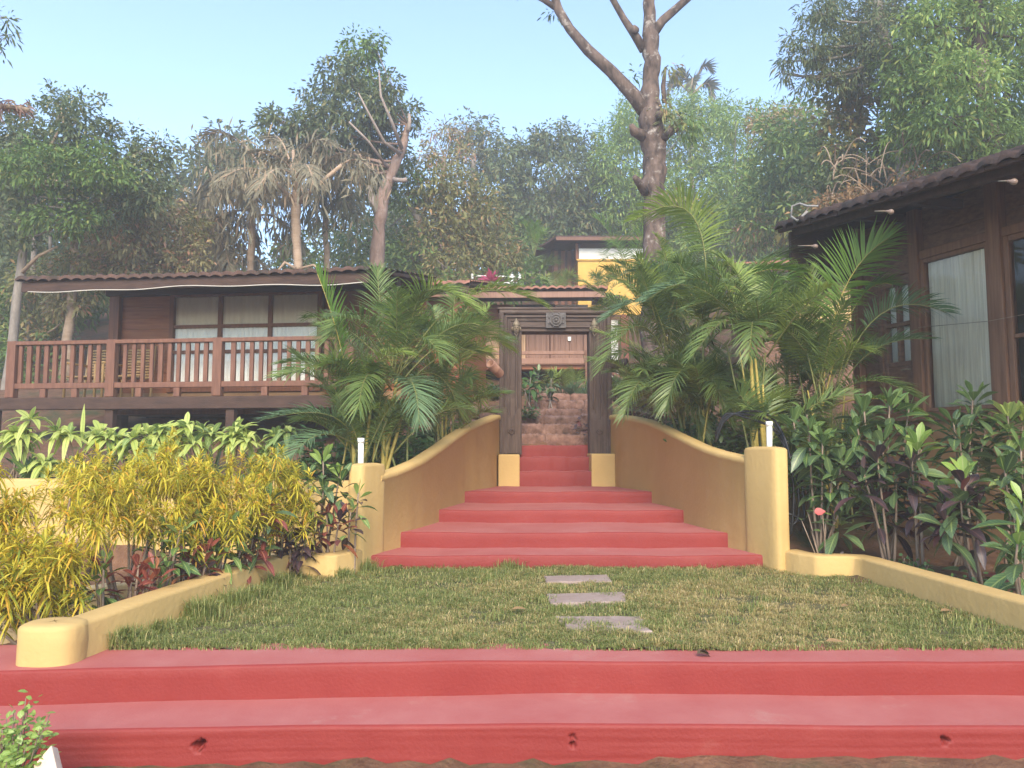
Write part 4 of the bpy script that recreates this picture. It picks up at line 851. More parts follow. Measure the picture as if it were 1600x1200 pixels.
palm('feather_palm', (1100, 690, 9.3), 'tallest right hand feather palm with a broad frond curling before the big trunk', 'palm',
     [(1100, 520, 9.3, .022, 'greencane'), (1120, 560, 9.3, .02), (1085, 580, 9.3, .018)],
     [(1100, 520, 9.3, 1125, 255, 9.3, 990, 345, 9.0, dict(Lm=.62, leaf='palmmid', nl=64, W=.03, roll=-.5, droop=.5, bare=.3)),
      (1100, 540, 9.3, 1105, 395, 9.0, 1010, 470, 8.7, dict(Lm=.5, leaf='palmblue')),
      (1105, 540, 9.3, 1180, 350, 9.7, 1258, 420, 9.8, dict(Lm=.5, leaf='palm', nl=52, bare=.35)),
      (1105, 520, 9.3, 1150, 400, 9.4, 1245, 425, 9.2, dict(Lm=.5, leaf='palmlight', W=.032, nl=44, bare=.45)),
      (1105, 540, 9.3, 1150, 470, 8.9, 1180, 580, 8.7, dict(Lm=.45, leaf='palm')),
      (1090, 600, 9.3, 1060, 540, 8.9, 1040, 640, 8.7, dict(Lm=.42, leaf='palm')),
      (1100, 600, 9.3, 1110, 560, 8.7, 1140, 660, 8.6, dict(Lm=.42, leaf='palm'))],
     [(1100, 530, 9.4, 8, 1.1, 10, 70, 0, 360), (1100, 640, 9.3, 6, .7, 5, 60, 180, 360)], GP, 35)
palm('feather_palm', (1195, 690, 8.4), 'feather palm with a cluster of bright yellow canes by the right wall post', 'palm',
     [(1172, 535, 8.4, .026), (1180, 560, 8.4, .022), (1163, 590, 8.5, .02), (1192, 600, 8.4, .018)],
     [(1172, 535, 8.4, 1170, 440, 8.4, 1075, 480, 8.1, dict(Lm=.45, leaf='palm', bare=.1, droop=.6)),
      (1172, 535, 8.4, 1150, 450, 8.2, 1080, 560, 7.9, dict(Lm=.42, leaf='palm', bare=.12, droop=.6)),
      (1172, 535, 8.4, 1190, 440, 8.3, 1265, 540, 8.1, dict(Lm=.42, leaf='palm', bare=.12)),
      (1172, 535, 8.4, 1180, 460, 8.1, 1170, 560, 7.8, dict(Lm=.4, leaf='palm', bare=.1)),
      (1172, 535, 8.4, 1175, 420, 8.6, 1120, 400, 8.8, dict(Lm=.45, leaf='palmmid', bare=.15)),
      (1172, 535, 8.4, 1200, 420, 8.6, 1240, 440, 8.8, dict(Lm=.5, leaf='palmlight', bare=.2))],
     [(1172, 530, 8.5, 9, .9, 10, 70, 0, 360)], GP, 36)
palm('feather_palm', (1290, 650, 8.6), 'feather palm with the brightest fan shaped frond before the glazed bungalow door', 'palm',
     [(1280, 600, 8.6, .016, 'greencane'), (1300, 590, 8.6, .018, 'greencane'), (1262, 610, 8.6, .014), (1320, 610, 8.6, .014)],
     [(1285, 640, 8.6, 1290, 430, 8.7, 1388, 372, 8.3, dict(Lm=.66, leaf='palmlight', W=.036, nl=52, bare=.36, roll=.9, droop=.30, tipang=.2)),
      (1300, 640, 8.6, 1350, 430, 8.4, 1478, 488, 8.0, dict(Lm=.45, leaf='palmblue', bare=.42, nl=46, roll=.4)),
      (1300, 640, 8.6, 1340, 520, 8.2, 1450, 530, 7.9, dict(Lm=.42, leaf='palmblue', bare=.4)),
      (1290, 640, 8.6, 1340, 560, 8.1, 1430, 620, 7.8, dict(Lm=.42, leaf='palm', bare=.25, droop=.5)),
      (1290, 640, 8.6, 1370, 600, 8.0, 1440, 650, 7.8, dict(Lm=.36, leaf='palmlight', bare=.3, droop=.5)),
      (1280, 640, 8.6, 1250, 470, 8.6, 1225, 520, 8.3, dict(Lm=.45, leaf='palm')),
      (1285, 640, 8.6, 1330, 420, 8.9, 1395, 445, 8.7, dict(Lm=.4, leaf='palmlight', bare=.5)),
      (1280, 640, 8.6, 1290, 480, 8.9, 1265, 420, 9.2, dict(Lm=.45, leaf='palmmid'))],
     [(1285, 610, 8.7, 9, 1.0, 25, 75, 0, 360)], GP, 37)
palm('feather_palm', (1060, 640, 11.6), 'feather palm clump in front of the foot of the big trunk', 'palm', [(1060, 500, 11.6, .02, 'greencane')],
     [(1060, 520, 11.6, 1050, 400, 11.6, 985, 440, 11.2, dict(Lm=.5, leaf='palmmid')), (1060, 520, 11.6, 1090, 390, 11.6, 1150, 420, 11.3, dict(Lm=.5, leaf='palmmid'))], [(1060, 510, 11.6, 14, 1.35, 20, 75, 0, 360), (1060, 590, 11.6, 6, 1.0, 10, 60, 180, 360)], GP, 38)
palm('feather_palm', (1230, 640, 10.2), 'feather palm filling the gap below the far corner of the glazed bungalow', 'palm', [(1230, 540, 10.2, .02, 'greencane')],
     [(1230, 540, 10.2, 1215, 400, 10.2, 1150, 430, 10.0, dict(Lm=.5, leaf='palmmid')), (1230, 540, 10.2, 1250, 430, 10.2, 1290, 450, 10.0, dict(Lm=.5, leaf='palmmid'))], [(1230, 540, 10.2, 12, 1.15, 20, 75, 0, 360), (1230, 620, 10.2, 6, .9, 10, 60, 180, 360)], GP, 39)
# small palms behind the gate and round the hut
def small_palm(base, label, h, n, seed, leaf='palmmid', Lm=.4, W=.04, group='small palms on the slope'):
    r = np.random.default_rng(seed); b = np.array(P(*base)); e = empty('small_palm', b, label, 'palm', group)
    for k in range(n):
        az = 2*np.pi*(k + r.random()*.7)/n; el = R(r.uniform(45, 82)); d = np.array([math.cos(az)*math.cos(el), math.sin(az)*math.cos(el), math.sin(el)]); q = np.array([d[0], d[1], 0])
        Lk = h * r.uniform(.7, 1.05); p1 = b + d*Lk*.8; p2 = p1 + q*Lk*.55 - [0, 0, Lk*r.uniform(-.05, .25)]
        frond_geo(b + r.normal(0, .03, 3), p1, p2, r, nl=24, Lm=Lm*h*.8, W=W, droop=.35, roll=r.normal(0, .4), segs=3, bare=.3).build('frond', [K[leaf], K['greencane']], e)
    return e
small_palm((886, 632, 17.2), 'small feather palm under the veranda seen through the gate', 1.15, 10, 41, Lm=.5)
small_palm((905, 640, 16.0), 'short feather palm beside the top of the stone steps', .8, 9, 42, 'palmblue', Lm=.5)
small_palm((875, 470, 26), 'feather palm in front of the dark side of the yellow hut', 1.5, 9, 43, 'palmmid')
small_palm((940, 468, 26), 'feather palm in front of the yellow wall of the hut', 1.5, 8, 44, 'palmlight')
small_palm((826, 450, 27), 'taller feather palm left of the yellow hut', 1.9, 9, 45, 'palm')
small_palm((985, 440, 24), 'palm with upright pale fronds between the yellow hut and the big trunk', 2.6, 8, 46, 'palmlight')
small_palm((835, 400, 29), 'bright young palm tip against the trees left of the yellow hut', 1.6, 7, 47, 'palmlight')
small_palm((985, 640, 12.6), 'low palm beside the stone steps right of the gate', .9, 9, 48, 'palmmid', Lm=.5)

# ------------------------------------------------------------------ crotons and other bed plants
def rosette(r, c, ax, n, Ln, W, el, droop, segs=3, fold=.25):
    """n leaves spiralling round an axis at c; el = elevation range from the axis plane"""
    a = np.arange(n)*2.4 + r.uniform(0, 6); u = np.linspace(0, 1, n); e = np.interp(u, [0, 1], el) + r.normal(0, .15, n); ax = norm(ax)
    A = norm(np.cross(ax, [.31, .9, .2])); B = np.cross(ax, A)
    h = np.cos(a)[:, None]*A + np.sin(a)[:, None]*B; d = h*np.cos(e)[:, None] + ax*np.sin(e)[:, None]
    return d, u
def yellow_croton(name, b, label, heads, seed, group, Ln=.15, W=.012, green=.25):
    r = np.random.default_rng(seed); b = np.array(b); e = empty(name, b, label, 'croton', group); gs = Geo(); gl = Geo()
    for hc in list(heads) + [np.array(q) + np.append(r.normal(0, .12, 2), abs(r.normal(0, .05))) for q in heads[::5]]:
        hc = np.array(hc); mid = (b + hc)/2 + r.normal(0, .04, 3)
        gs.tube(bez(b + r.normal(0, .05, 3)*[1, 1, 0], mid + (hc - b)*[.12, .12, 0], hc, np.linspace(0, 1, 7)), np.linspace(.012, .006, 7), 6)
        for k in range(7):
            n = r.integers(50, 68); ax = norm(np.array([r.normal(0, .45), r.normal(0, .45), 1])); cc = hc + r.normal(0, .095, 3)*[1, 1, .9]
            d, u = rosette(r, cc, ax, n, Ln, W, (-.35, 1.35), .5)
            p = cc - ax*(.14*(1 - u))[:, None] + ax*.02
            for m in (0, 1):
                q = (r.random(n) < green) == bool(m)
                V, F, UV = ribbons(p[q], d[q], np.array([0, 0, 1]) + r.normal(0, .25, (q.sum(), 3)), Ln*r.uniform(.65, 1.15, q.sum()), W*r.uniform(.8, 1.3, q.sum()), r.uniform(.25, .75, q.sum()), 4, lambda t: np.interp(t, [0, .2, .65, 1], [.35, 1, .9, .1]))
                gl.add(V, F, m, UV)
    gs.build('stem', K['stem'], e); gl.build('foliage', [K['ycroton'], K['ygreen']], e); return e
GY = 'yellow narrow leaved crotons along the left wall'
yb = [((85, 985, 4.75), [(45,770,4.7),(110,760,4.8),(160,790,4.9),(60,830,4.6),(120,840,4.6),(20,800,4.7),(180,750,5.0)], 'yellow narrow-leaved croton bush at the left edge, above the kerb wall end', .14),
      ((90, 1010, 4.6), [(30,890,4.5),(75,880,4.5),(105,885,4.6),(55,925,4.45),(0,870,4.55),(10,920,4.5),(85,925,4.5)], 'lowest yellow croton bush, nearest the rounded end of the low wall', .30),
      ((200, 955, 5.2), [(170,740,5.4),(215,715,5.5),(250,730,5.5),(200,770,5.2),(240,790,5.2),(150,720,5.5)], 'bushy yellow croton with the thickest pale stems left of the middle of the bed', .16),
      ((275, 930, 5.6), [(270,740,5.6),(310,750,5.7),(290,790,5.4),(330,790,5.5),(265,820,5.3),(245,710,5.8)], 'yellow croton bush in the middle of the left bed', .16),
      ((335, 900, 5.9), [(340,760,5.9),(375,760,6.0),(350,810,5.7),(390,800,5.8),(320,720,6.1)], 'yellow croton bush right of the middle, above the broad green leaves', .20),
      ((400, 880, 6.3), [(380,730,6.3),(410,720,6.4),(440,745,6.4),(420,780,6.2),(370,780,6.2)], 'yellow croton bush with drooping leaf tips beside the red croton', .22),
      ((440, 870, 6.6), [(450,740,6.6),(465,770,6.5),(440,800,6.4),(430,715,6.8)], 'rightmost yellow croton bush close to the left curved wall post', .35)]
for i, (b, hs, lab, gr) in enumerate(yb):
    b = (b[0], b[1], b[2] + .3); hs = [(u, v + (16 if v < 800 else 2), y + .3) for u, v, y in hs]
    bb = P(*b); bb[2] = gz(bb[0], bb[1]) - .02
    yellow_croton('yellow_croton', bb, lab, [P(*h) for h in hs], 60 + i, GY, .125 if b[2] > 5 else .14, .0105, gr)

def broad(name, b, label, cat, group, heads, seed, Ln=.22, W=.075, mats=('dcroton', 'gcroton', 'young'), nl=(16, 22), youngfrac=.22, stemmat='stem', drop=(.1, .45), tall=.22):
    """upright shrub: each head is a spire of broad leaves, old ones drooping below, young ones upright on top"""
    r = np.random.default_rng(seed); b = np.array(b); e = empty(name, b, label, cat, group); gs = Geo(); gl = Geo(); gy = Geo(); yg = False
    for h in heads:
        hc = np.array(h[:3]); yf = h[3] if len(h) > 3 else youngfrac; n = r.integers(*nl); ax = norm(np.array([r.normal(0, .15), r.normal(0, .15), 1]))
        gs.tube(bez(b + r.normal(0, .04, 3)*[1, 1, 0], (b*.45 + hc*.55) + r.normal(0, .03, 3), hc, np.linspace(0, 1, 7)), np.linspace(.014, .007, 7), 6)
        d, u = rosette(r, hc, ax, n, Ln, W, (-.35, 1.15), .3); p = hc - ax*(tall*(1 - u))[:, None]
        ln = Ln*np.interp(u, [0, .3, .8, 1], [.9, 1.1, .9, .65])*r.uniform(.8, 1.15, n); wd = W*ln/Ln*r.uniform(.85, 1.15, n); dr = np.interp(u, [0, 1], drop[::-1])*r.uniform(.5, 1.4, n)
        d = d + r.normal(0, .12, d.shape)
        isy = u > 1 - yf; sel = np.where(isy, 2, (r.random(n) < .45).astype(int))
        for m in (0, 1, 2):
            q = sel == m
            if not q.any(): continue
            V, F, UV = ribbons(p[q] + d[q]*.03, d[q], np.array([0, 0, 1]) + r.normal(0, .3, (q.sum(), 3)), ln[q], wd[q], dr[q], 5, lambda t: np.interp(t, [0, .08, .3, .62, .85, 1], [.12, .16, .8, 1, .62, .05]), .30)
            if m == 2: gy.add(V, F, 0, UV, True); yg = True
            else: gl.add(V, F, m, UV, True)
    gs.build('stem', K[stemmat], e); gl.build('foliage', [K[mats[0]], K[mats[1]]], e)
    if yg: gy.build('young_leaves', K[mats[2]], e)
    return e
def at(u, v, y): p = P(u, v, y); p[2] = gz(p[0], p[1]) - .02; return p
hd = lambda L_: [tuple(P(*q[:3])) + tuple(q[3:]) for q in L_]
GD = 'broad leaved crotons in the right bed'
rb_ = [((1285, 870, 7.3), [(1285, 690, 7.3, .3), (1265, 670, 7.4), (1315, 720, 7.2, .1), (1300, 745, 7.2, .05)], 'green topped croton right beside the right wall post', ('dcroton', 'gcroton', 'midyoung')),
       ((1265, 800, 7.9), [(1260, 640, 7.9, .3), (1240, 660, 7.8)], 'small croton top behind the first one, below the palm canes', ('gcroton', 'dcroton', 'midyoung')),
       ((1385, 850, 7.2), [(1350, 640, 7.3, .25), (1390, 630, 7.3, .3), (1420, 640, 7.3), (1340, 670, 7.2, .05), (1380, 690, 7.1, .05)], 'widest croton with pale green tips under the curtained window', ('dcroton', 'gcroton', 'midyoung')),
       ((1385, 860, 6.9), [(1370, 710, 6.9, .0), (1350, 740, 6.9, .0), (1400, 730, 6.9, .0)], 'darkest purple croton low in the middle of the right bed', ('pcroton', 'dcroton', 'gcroton')),
       ((1430, 870, 6.8), [(1435, 695, 6.8, .45), (1425, 720, 6.8, .05)], 'croton with three lime leaves leaning left above the purple leaves', ('dcroton', 'pcroton', 'young')),
       ((1500, 840, 7.1), [(1520, 620, 7.1, .3), (1490, 660, 7.1, .1), (1540, 670, 7.1, .1), (1500, 690, 7.0, .0)], 'tall croton with reddish lower leaves in front of the second window post', ('dcroton', 'gcroton', 'midyoung')),
       ((1525, 890, 6.2), [(1505, 745, 6.2, .4), (1500, 770, 6.2, .0), (1530, 790, 6.2, .0), (1470, 780, 6.3, .0)], 'purple croton crowned by a large upright lime shoot', ('pcroton', 'dcroton', 'young')),
       ((1590, 880, 6.1), [(1595, 700, 6.1, .2), (1570, 730, 6.1, .05), (1610, 750, 6.0, .05)], 'dark croton cut by the right edge of the photo', ('dcroton', 'gcroton', 'midyoung')),
       ((1600, 920, 5.5), [(1600, 790, 5.5, .45), (1590, 850, 5.4, .1)], 'low green croton at the right edge, just behind the low wall', ('gcroton', 'dcroton', 'young')),
       ((1570, 800, 7.0), [(1575, 650, 7.0, .3), (1600, 655, 7.0, .3)], 'pale green shrub below the open dark window at right', ('palegreen', 'gcroton', 'pale'))]
for i, (b, hs, lab, ms) in enumerate(rb_):
    rx_ = np.random.default_rng(700 + i); hs = hs + [(q[0] + rx_.uniform(-28, 28), q[1] + rx_.uniform(35, 85), q[2] + rx_.uniform(-.1, .25), 0.) for q in hs[::2]]
    broad('broad_croton', at(*b), lab, 'croton', GD, hd(hs), 80 + i, .265 if b[2] > 6.5 else .27, .09, ms, (17, 23) if b[2] > 6.5 else (14, 19))
# the lone red leaf cluster (flamingo flower) under the first croton
r = np.random.default_rng(99); e = empty('flamingo_flower', at(1285, 860, 7.1), 'low plant with one red heart shaped flower at the foot of the right wall post', 'flower')
g = Geo(); gr = Geo(); gl = Geo(); b = np.array(e.location)
for u, v in ((1262, 800), (1252, 812), (1290, 815), (1268, 830)):
    t = P(u, v, 7.05); g.tube([b, (b + t)/2, t], .005, 5); V, F, UV = ribbons([t], [[r.normal(0, .6), -.6, .3]], [[0, -.3, 1]], .11, .06, .3, 5, None, .2); gl.add(V, F, 0, UV, True)
t = P(1285, 800, 7.0); g.tube([b, (b + t)/2 + [.02, 0, 0], t], .005, 5); V, F, UV = ribbons([t + [-.07, 0, 0]], [[1, -.2, .12]], [[0, -.9, .5]], .095, .075, .05, 5, lambda q: np.interp(q, [0, .15, .5, 1], [.3, .9, 1, .1]), .15); gr.add(V, F, 0, UV, True)
gr.tube([t, t + [.06, -.05, -.02]], [.006, .004], 5, 1)
g.build('stem', K['stem'], e); gl.build('leaves', K['gcroton'], e); gr.build('red_flower', [mat('red spathe', (.30, .045, .04), (.38, .07, .06), 10, .45), K['pale']], e)
# left bed, mixed crotons
GL = 'broad leaved crotons in the left bed'
lb_ = [((500, 865, 7.0), [(505, 720, 7.0, .3), (480, 745, 7.0, .05), (530, 745, 7.0, .1), (505, 770, 6.9, .0)], 'tall green croton with red lower leaves beside the left wall post', ('dcroton', 'gcroton', 'young'), .22),
       ((515, 868, 6.85), [(510, 800, 6.8, .0), (495, 815, 6.8, .0), (530, 810, 6.8, .0)], 'red veined croton low against the left wall post', ('rcroton', 'pcroton', 'rcroton'), .20),
       ((555, 860, 6.9), [(560, 770, 6.9, .4), (548, 800, 6.85, .1)], 'small lime and bronze croton touching the left wall post', ('pcroton', 'palegreen', 'young'), .17),
       ((320, 890, 5.6), [(320, 830, 5.6, .3), (345, 845, 5.6, .2), (300, 840, 5.5)], 'green spotted croton in front of the yellow crotons', ('gcroton', 'palegreen', 'palegreen'), .17),
       ((245, 900, 5.2), [(240, 850, 5.2, .3), (270, 850, 5.2, .2)], 'light green croton left of the spotted one', ('gcroton', 'palegreen', 'palegreen'), .16),
       ((310, 915, 5.4), [(312, 885, 5.4, .0), (285, 895, 5.3, .0)], 'low red leaved croton behind the middle of the low wall', ('rcroton', 'pcroton', 'rcroton'), .17),
       ((205, 930, 4.9), [(205, 905, 4.9, .0), (230, 910, 4.9, .0)], 'low red and bronze croton near the rounded wall end', ('rcroton', 'rcroton', 'rcroton'), .16),
       ((375, 885, 5.9), [(370, 840, 5.9, .0), (385, 850, 5.9, .0), (410, 800, 6.0, .1)], 'bronze croton with orange leaves under the rightmost yellow bushes', ('rcroton', 'dcroton', 'gcroton'), .18),
       ((440, 870, 6.5), [(440, 830, 6.5, .0), (455, 850, 6.5, .0), (470, 845, 6.5, .0)], 'almost black croton low between the yellow bushes and the wall post', ('pcroton', 'pcroton', 'dcroton'), .18),
       ((160, 960, 4.7), [(150, 905, 4.7, .3)], 'smallest green croton near the rounded wall end', ('gcroton', 'rcroton', 'palegreen'), .15)]
for i, (b, hs, lab, ms, ln) in enumerate(lb_):
    dy = .2 if i < 3 else .36; hs = hs + [(q[0] + 12, q[1] - 22, q[2], .1) for q in hs] if i >= 3 else hs; b = (b[0], b[1], b[2] + dy); hs = [(q[0], q[1], q[2] + dy) + tuple(q[3:]) for q in hs]
    broad('broad_croton', at(*b), lab, 'croton', GL, hd(hs), 110 + i, ln, ln*.33, ms, (14, 20))
# pale variegated plants along the terrace edge under the veranda
GV = 'pale leaved plants under the veranda'
pv = [(25, 690, 'pale leaved plant at the far left end of the row under the veranda'), (85, 740, 'lowest pale leaved plant hanging over the retaining wall at left'), (128, 690, 'pale leaved plant with one tall upright spear leaf'), (205, 690, 'pale leaved plant in front of the second veranda stilt'), (262, 690, 'pale leaved plant in the middle of the row under the veranda'), (310, 690, 'pale leaved plant right of the middle of the row'), (365, 680, 'large pale leaved plant below the centre of the railing'), (430, 690, 'greener pale leaved plant next to the palm fronds')]
for i, (u, v, lab) in enumerate(pv):
    r = np.random.default_rng(140 + i); y = 8.6 + r.uniform(-.1, .25); b = at(u, 740, y); c = P(u, v, y); e = empty('pale_plant', b, lab, 'plant', GV); gs = Geo(); gl = Geo()
    for k in range(5):
        hc = c + r.normal(0, .12, 3)*[1, .7, .7] + [0, 0, .03]; gs.tube(bez(b + r.normal(0, .04, 3)*[1, 1, 0], (b + hc)/2, hc, np.linspace(0, 1, 6)), np.linspace(.012, .006, 6), 6)
        n = 17; d, q = rosette(r, hc, norm([r.normal(0, .3), -.25, 1]), n, .25, .07, (-.2, 1.1), .4)
        sel = r.random(n) < (.2 if i < 7 else .75)
        for m in (0, 1):
            z = sel == bool(m)
            V, F, UV = ribbons((hc + d*.02)[z], d[z], np.array([0, -.2, 1]) + r.normal(0, .25, (z.sum(), 3)), .26*r.uniform(.7, 1.2, z.sum()), .068*r.uniform(.8, 1.2, z.sum()), r.uniform(.25, .8, z.sum()), 5, None, .2); gl.add(V, F, m, UV, True)
    gs.build('stem', K['stem'], e); gl.build('foliage', [K['pale'], K['palegreen']], e)
    if i == 2:
        g = Geo(); V, F, UV = ribbons([c], [[.02, 0, 1]], [[0, -1, 0]], .42, .05, 0, 4, None, .3); g.add(V, F, 0, UV); g.build('spear_leaf', K['pale'], e)
# sword leaf plants and dark fillers on the terrace
for i, (u, v, lab) in enumerate([(165, 735, 'dark sword leaved plant between the pale plants at left'), (240, 735, 'dark sword leaved plant behind the pale plants near the middle stilt'), (330, 745, 'dark broad leaf plant under the right part of the railing'), (55, 740, 'dark sword leaved plant at the far left of the terrace'), (400, 740, 'dark leafy plant under the end of the railing')]):
    r = np.random.default_rng(160 + i); b = at(u, v, 8.75); e = empty('sword_plant', b, lab, 'plant', 'dark sword leaved plants on the terrace'); g = Geo(); n = 22
    a = r.uniform(0, 6.28, n); el = r.uniform(.5, 1.4, n); d = np.stack([np.cos(a)*np.cos(el), np.sin(a)*np.cos(el), np.sin(el)], -1)
    V, F, UV = ribbons(np.tile(b, (n, 1)), d, np.array([0, -.3, 1]) + r.normal(0, .3, (n, 3)), r.uniform(.35, .7, n), .06, r.uniform(.05, .5, n), 5, None, .25); g.add(V, F, 0, UV, True); g.build('leaves', K['gcroton' if i % 2 else 'dcroton'], e)
# small leafy ground plants
def herb(b, label, R_, H, n, seed, lk='herb', Ln=.05, group='low leafy plants in the beds', name='leafy_plant', W=.55):
    r = np.random.default_rng(seed); b = np.array(b); e = empty(name, b, label, 'plant', group); g = Geo(); gs = Geo()
    ns = max(5, n // 14)
    for k in range(ns):
        a = r.uniform(0, 6.28); q = R_*math.sqrt(r.random()); t = b + np.array([q*math.cos(a), q*math.sin(a), H*r.uniform(.45, 1)*(1 - .35*(q/R_)**2)])
        gs.tube([b + (t - b)*[.45, .45, 0], (b + (t - b)*[.8, .8, .5]), t], [.004, .003, .002], 4); m = n // ns
        u = r.random(m)**.6; p = b + (t - b)*np.stack([.7 + .3*u, .7 + .3*u, u], -1) + r.normal(0, Ln*.45, (m, 3)); d = rnd_dirs(r, m); d[:, 2] = abs(d[:, 2])*.6 + .05; d[:, 1] -= .2
        V, F, UV = ribbons(p, d, np.array([0, -.3, 1]) + r.normal(0, .35, (m, 3)), Ln*r.uniform(.6, 1.2, m), Ln*W*r.uniform(.8, 1.1, m), .25, 3); g.add(V, F, 0, UV, True)
    gs.build('stem', K['stem'], e); g.build('foliage', K[lk], e); return e
herb(at(1420, 880, 6.6), 'low green herb behind the low wall under the croton with lime leaves', .20, .22, 260, 171)
herb(at(1470, 895, 6.2), 'low green herb in the middle of the right bed', .24, .16, 260, 172)
herb(at(1530, 905, 5.9), 'low green herb near the right edge behind the low wall', .24, .17, 300, 173)
herb(at(1585, 925, 5.5), 'low green herb by the photo edge behind the low wall', .2, .16, 220, 174)
herb(at(1310, 860, 7.2), 'dark low plant at the foot of the right wall post', .28, .14, 200, 175, 'pcroton')
herb(at(240, 925, 5.5), 'low green herb beside the red crotons behind the low wall', .2, .14, 220, 176)
herb(at(420, 870, 6.9), 'low green herb under the yellow crotons near the wall post', .22, .16, 260, 177)
herb(at(20, 1010, 4.4), 'dark green herb left of the rounded wall end', .22, .26, 320, 178)
herb(at(330, 900, 6.1), 'low green herb behind the middle of the low wall', .25, .14, 260, 179)
herb(P(15, 1178, 3.25) - [.02, 0, .12], 'bright leafy shrub in the bottom left corner beside the lower red step', .21, .34, 620, 180, 'young', .042, None, 'leafy_shrub')
herb(P(828, 648, 13.6) - [0, 0, .05], 'bright green herb left of the stone steps inside the gate', .18, .2, 260, 181, 'herb', .07)
herb(P(765, 622, 13.0) - [0, 0, .05], 'bright green herb left of the gate above the laterite wall', .35, .35, 420, 182, 'herb', .08)
for i, (u, v, y, lab) in enumerate([(990, 655, 12.3, 'red and cream leaved ground plant nearest the right gate jamb'), (1010, 630, 13.2, 'red and cream leaved ground plant farther up the slope'), (975, 615, 13.9, 'red leaved ground plant beside the stone steps'), (1040, 665, 11.6, 'cream edged ground plant behind the right curved wall')]):
    herb(P(u, v, y) - [0, 0, .12], lab, .42, .38, 520, 190 + i, 'calathea', .13, 'variegated ground plants right of the gate', 'variegated_plant', .42)
herb(P(905, 672, 12.5) + [0, -.05, .0], 'dark purple seedling growing from the stone steps', .12, .12, 40, 196, 'pcroton', .10, None, 'seedling')
herb(P(955, 470, 20) - [0, 0, .25], 'bright green creeper tumbling over the end of the rear tiled roof', .5, .5, 900, 197, 'young', .10, None, 'roof_creeper')
for i, (u, v, y, lab) in enumerate([(610, 700, 9.3, 'dark leafy plant under the leaning palm canes'), (636, 690, 9.8, 'dark leafy plant in the middle of the left palms'), (672, 680, 10.6, 'dark leafy plant at the foot of the bushy left palm clump'), (698, 660, 11.3, 'dark leafy plant beside the left gate jamb'), (520, 715, 9.2, 'dark leafy plant at the left foot of the left palms'), (575, 690, 9.8, 'dark leafy plant behind the pale frond palm'),
        (1068, 672, 10.8, 'dark leafy plant at the foot of the palm next to the gate'), (1090, 680, 10.4, 'dark leafy plant between the two palm clumps right of the gate'), (1110, 690, 9.8, 'dark leafy plant under the tallest right palm'), (1160, 690, 9.2, 'dark leafy plant behind the black hose'), (1230, 690, 9.0, 'dark leafy plant right of the yellow canes'), (1320, 690, 9.0, 'dark leafy plant under the brightest palm'), (1260, 640, 10.5, 'dark leafy plant in front of the woven cottage')]):
    b = P(u, v, y); b[2] = gz(b[0], b[1]) - .02; herb(b, lab, .48, .62, 620, 800 + i, 'palm' if i % 2 else 'herb', .15, 'dark leafy plants under the palms', 'undershrub', .30)
# thin stemmed saplings inside the gate
for i, (u, v, y, t, lab, lk) in enumerate([(826, 640, 14.6, 590, 'thin papaya like sapling behind the left gate jamb', 'herb'), (838, 640, 15.0, 582, 'sapling with a ringed crown near the centre of the gate opening', 'gcroton'), (858, 645, 15.0, 590, 'dark leaved sapling in the gate opening', 'dcroton')]):
    broad('sapling', P(u, v, y), lab, 'sapling', 'saplings inside the gate', [tuple(P(u + 3, t, y)), tuple(P(u - 6, t + 15, y))], 200 + i, .24, .10, (lk, lk, 'herb'), (12, 16), .1, 'greybark')
# red cordyline on the slope
r = np.random.default_rng(210); e = empty('red_cordyline', P(770, 455, 22), 'spiky crimson plant on the slope beside the white fence', 'plant'); g = Geo(); n = 40
d, q = rosette(r, None, [0, 0, 1], n, 1, 1, (.1, 1.3), .3); V, F, UV = ribbons(np.tile(P(769, 440, 22), (n, 1)), d, np.array([0, -.3, 1.0]) + r.normal(0, .3, (n, 3)), .55*r.uniform(.7, 1.1, n), .08, .25, 4); g.add(V, F, 0, UV)
g.build('leaves', leafmat('crimson leaf', (.40, .05, .12), (.55, .10, .20)), e); g = Geo(); g.tube([P(770, 455, 22) - [0, 0, .3], P(769, 440, 22)], .04, 6); g.build('stem', K['greybark'], e)

# ------------------------------------------------------------------ pipes, hose, small things
for (u, vb, vt, y, lab) in ((564, 735, 690, 7.62, 'short white plastic standpipe on top of the left wall post'), (1202, 700, 664, 7.55, 'short white plastic standpipe behind the right wall post')):
    e = empty('standpipe', P(u, vb, y), lab, 'pipe', 'white standpipes at the wall posts'); a, b = P(u, vb, y), P(u, vt, y)
    g = Geo(); g.tube([a - [0, 0, .1], b], .028, 10); g.build('pipe', K['pvc'], e); g = Geo(); g.tube([b - [0, 0, .012], b + [0, 0, .035]], .034, 10); g.build('pipe_cap', K['pvc'], e)
g = Geo()
for k in range(3):
    q = [(1118, 690 - 6*k, 8.3), (1135, 655 - 4*k, 8.2), (1170, 642 + 6*k, 8.1), (1205, 652 + 8*k, 7.95), (1228, 690 + 5*k, 7.75), (1238 + 6*k, 740, 7.65), (1240 + 8*k, 790 + 10*k, 7.6), (1234 + 3*k, 835 - 15*k, 7.6), (1222, 800, 7.62)]
    pts = np.array([P(*a) for a in q]); t = np.linspace(0, len(q) - 1, 60); i = np.clip(t.astype(int), 0, len(q) - 2)
    ext = np.vstack([2*pts[0] - pts[1], pts, 2*pts[-1] - pts[-2]]); f = (t - i)[:, None]; a, b, c, d = ext[i], ext[i+1], ext[i+2], ext[i+3]
    g.tube(.5*(2*b + (c - a)*f + (2*a - 5*b + 4*c - d)*f**2 + (3*b - a - 3*c + d)*f**3), .013, 8)
tag(g.build('garden_hose', K['hose']), 'loops of black hose hanging behind the right wall post', 'hose')
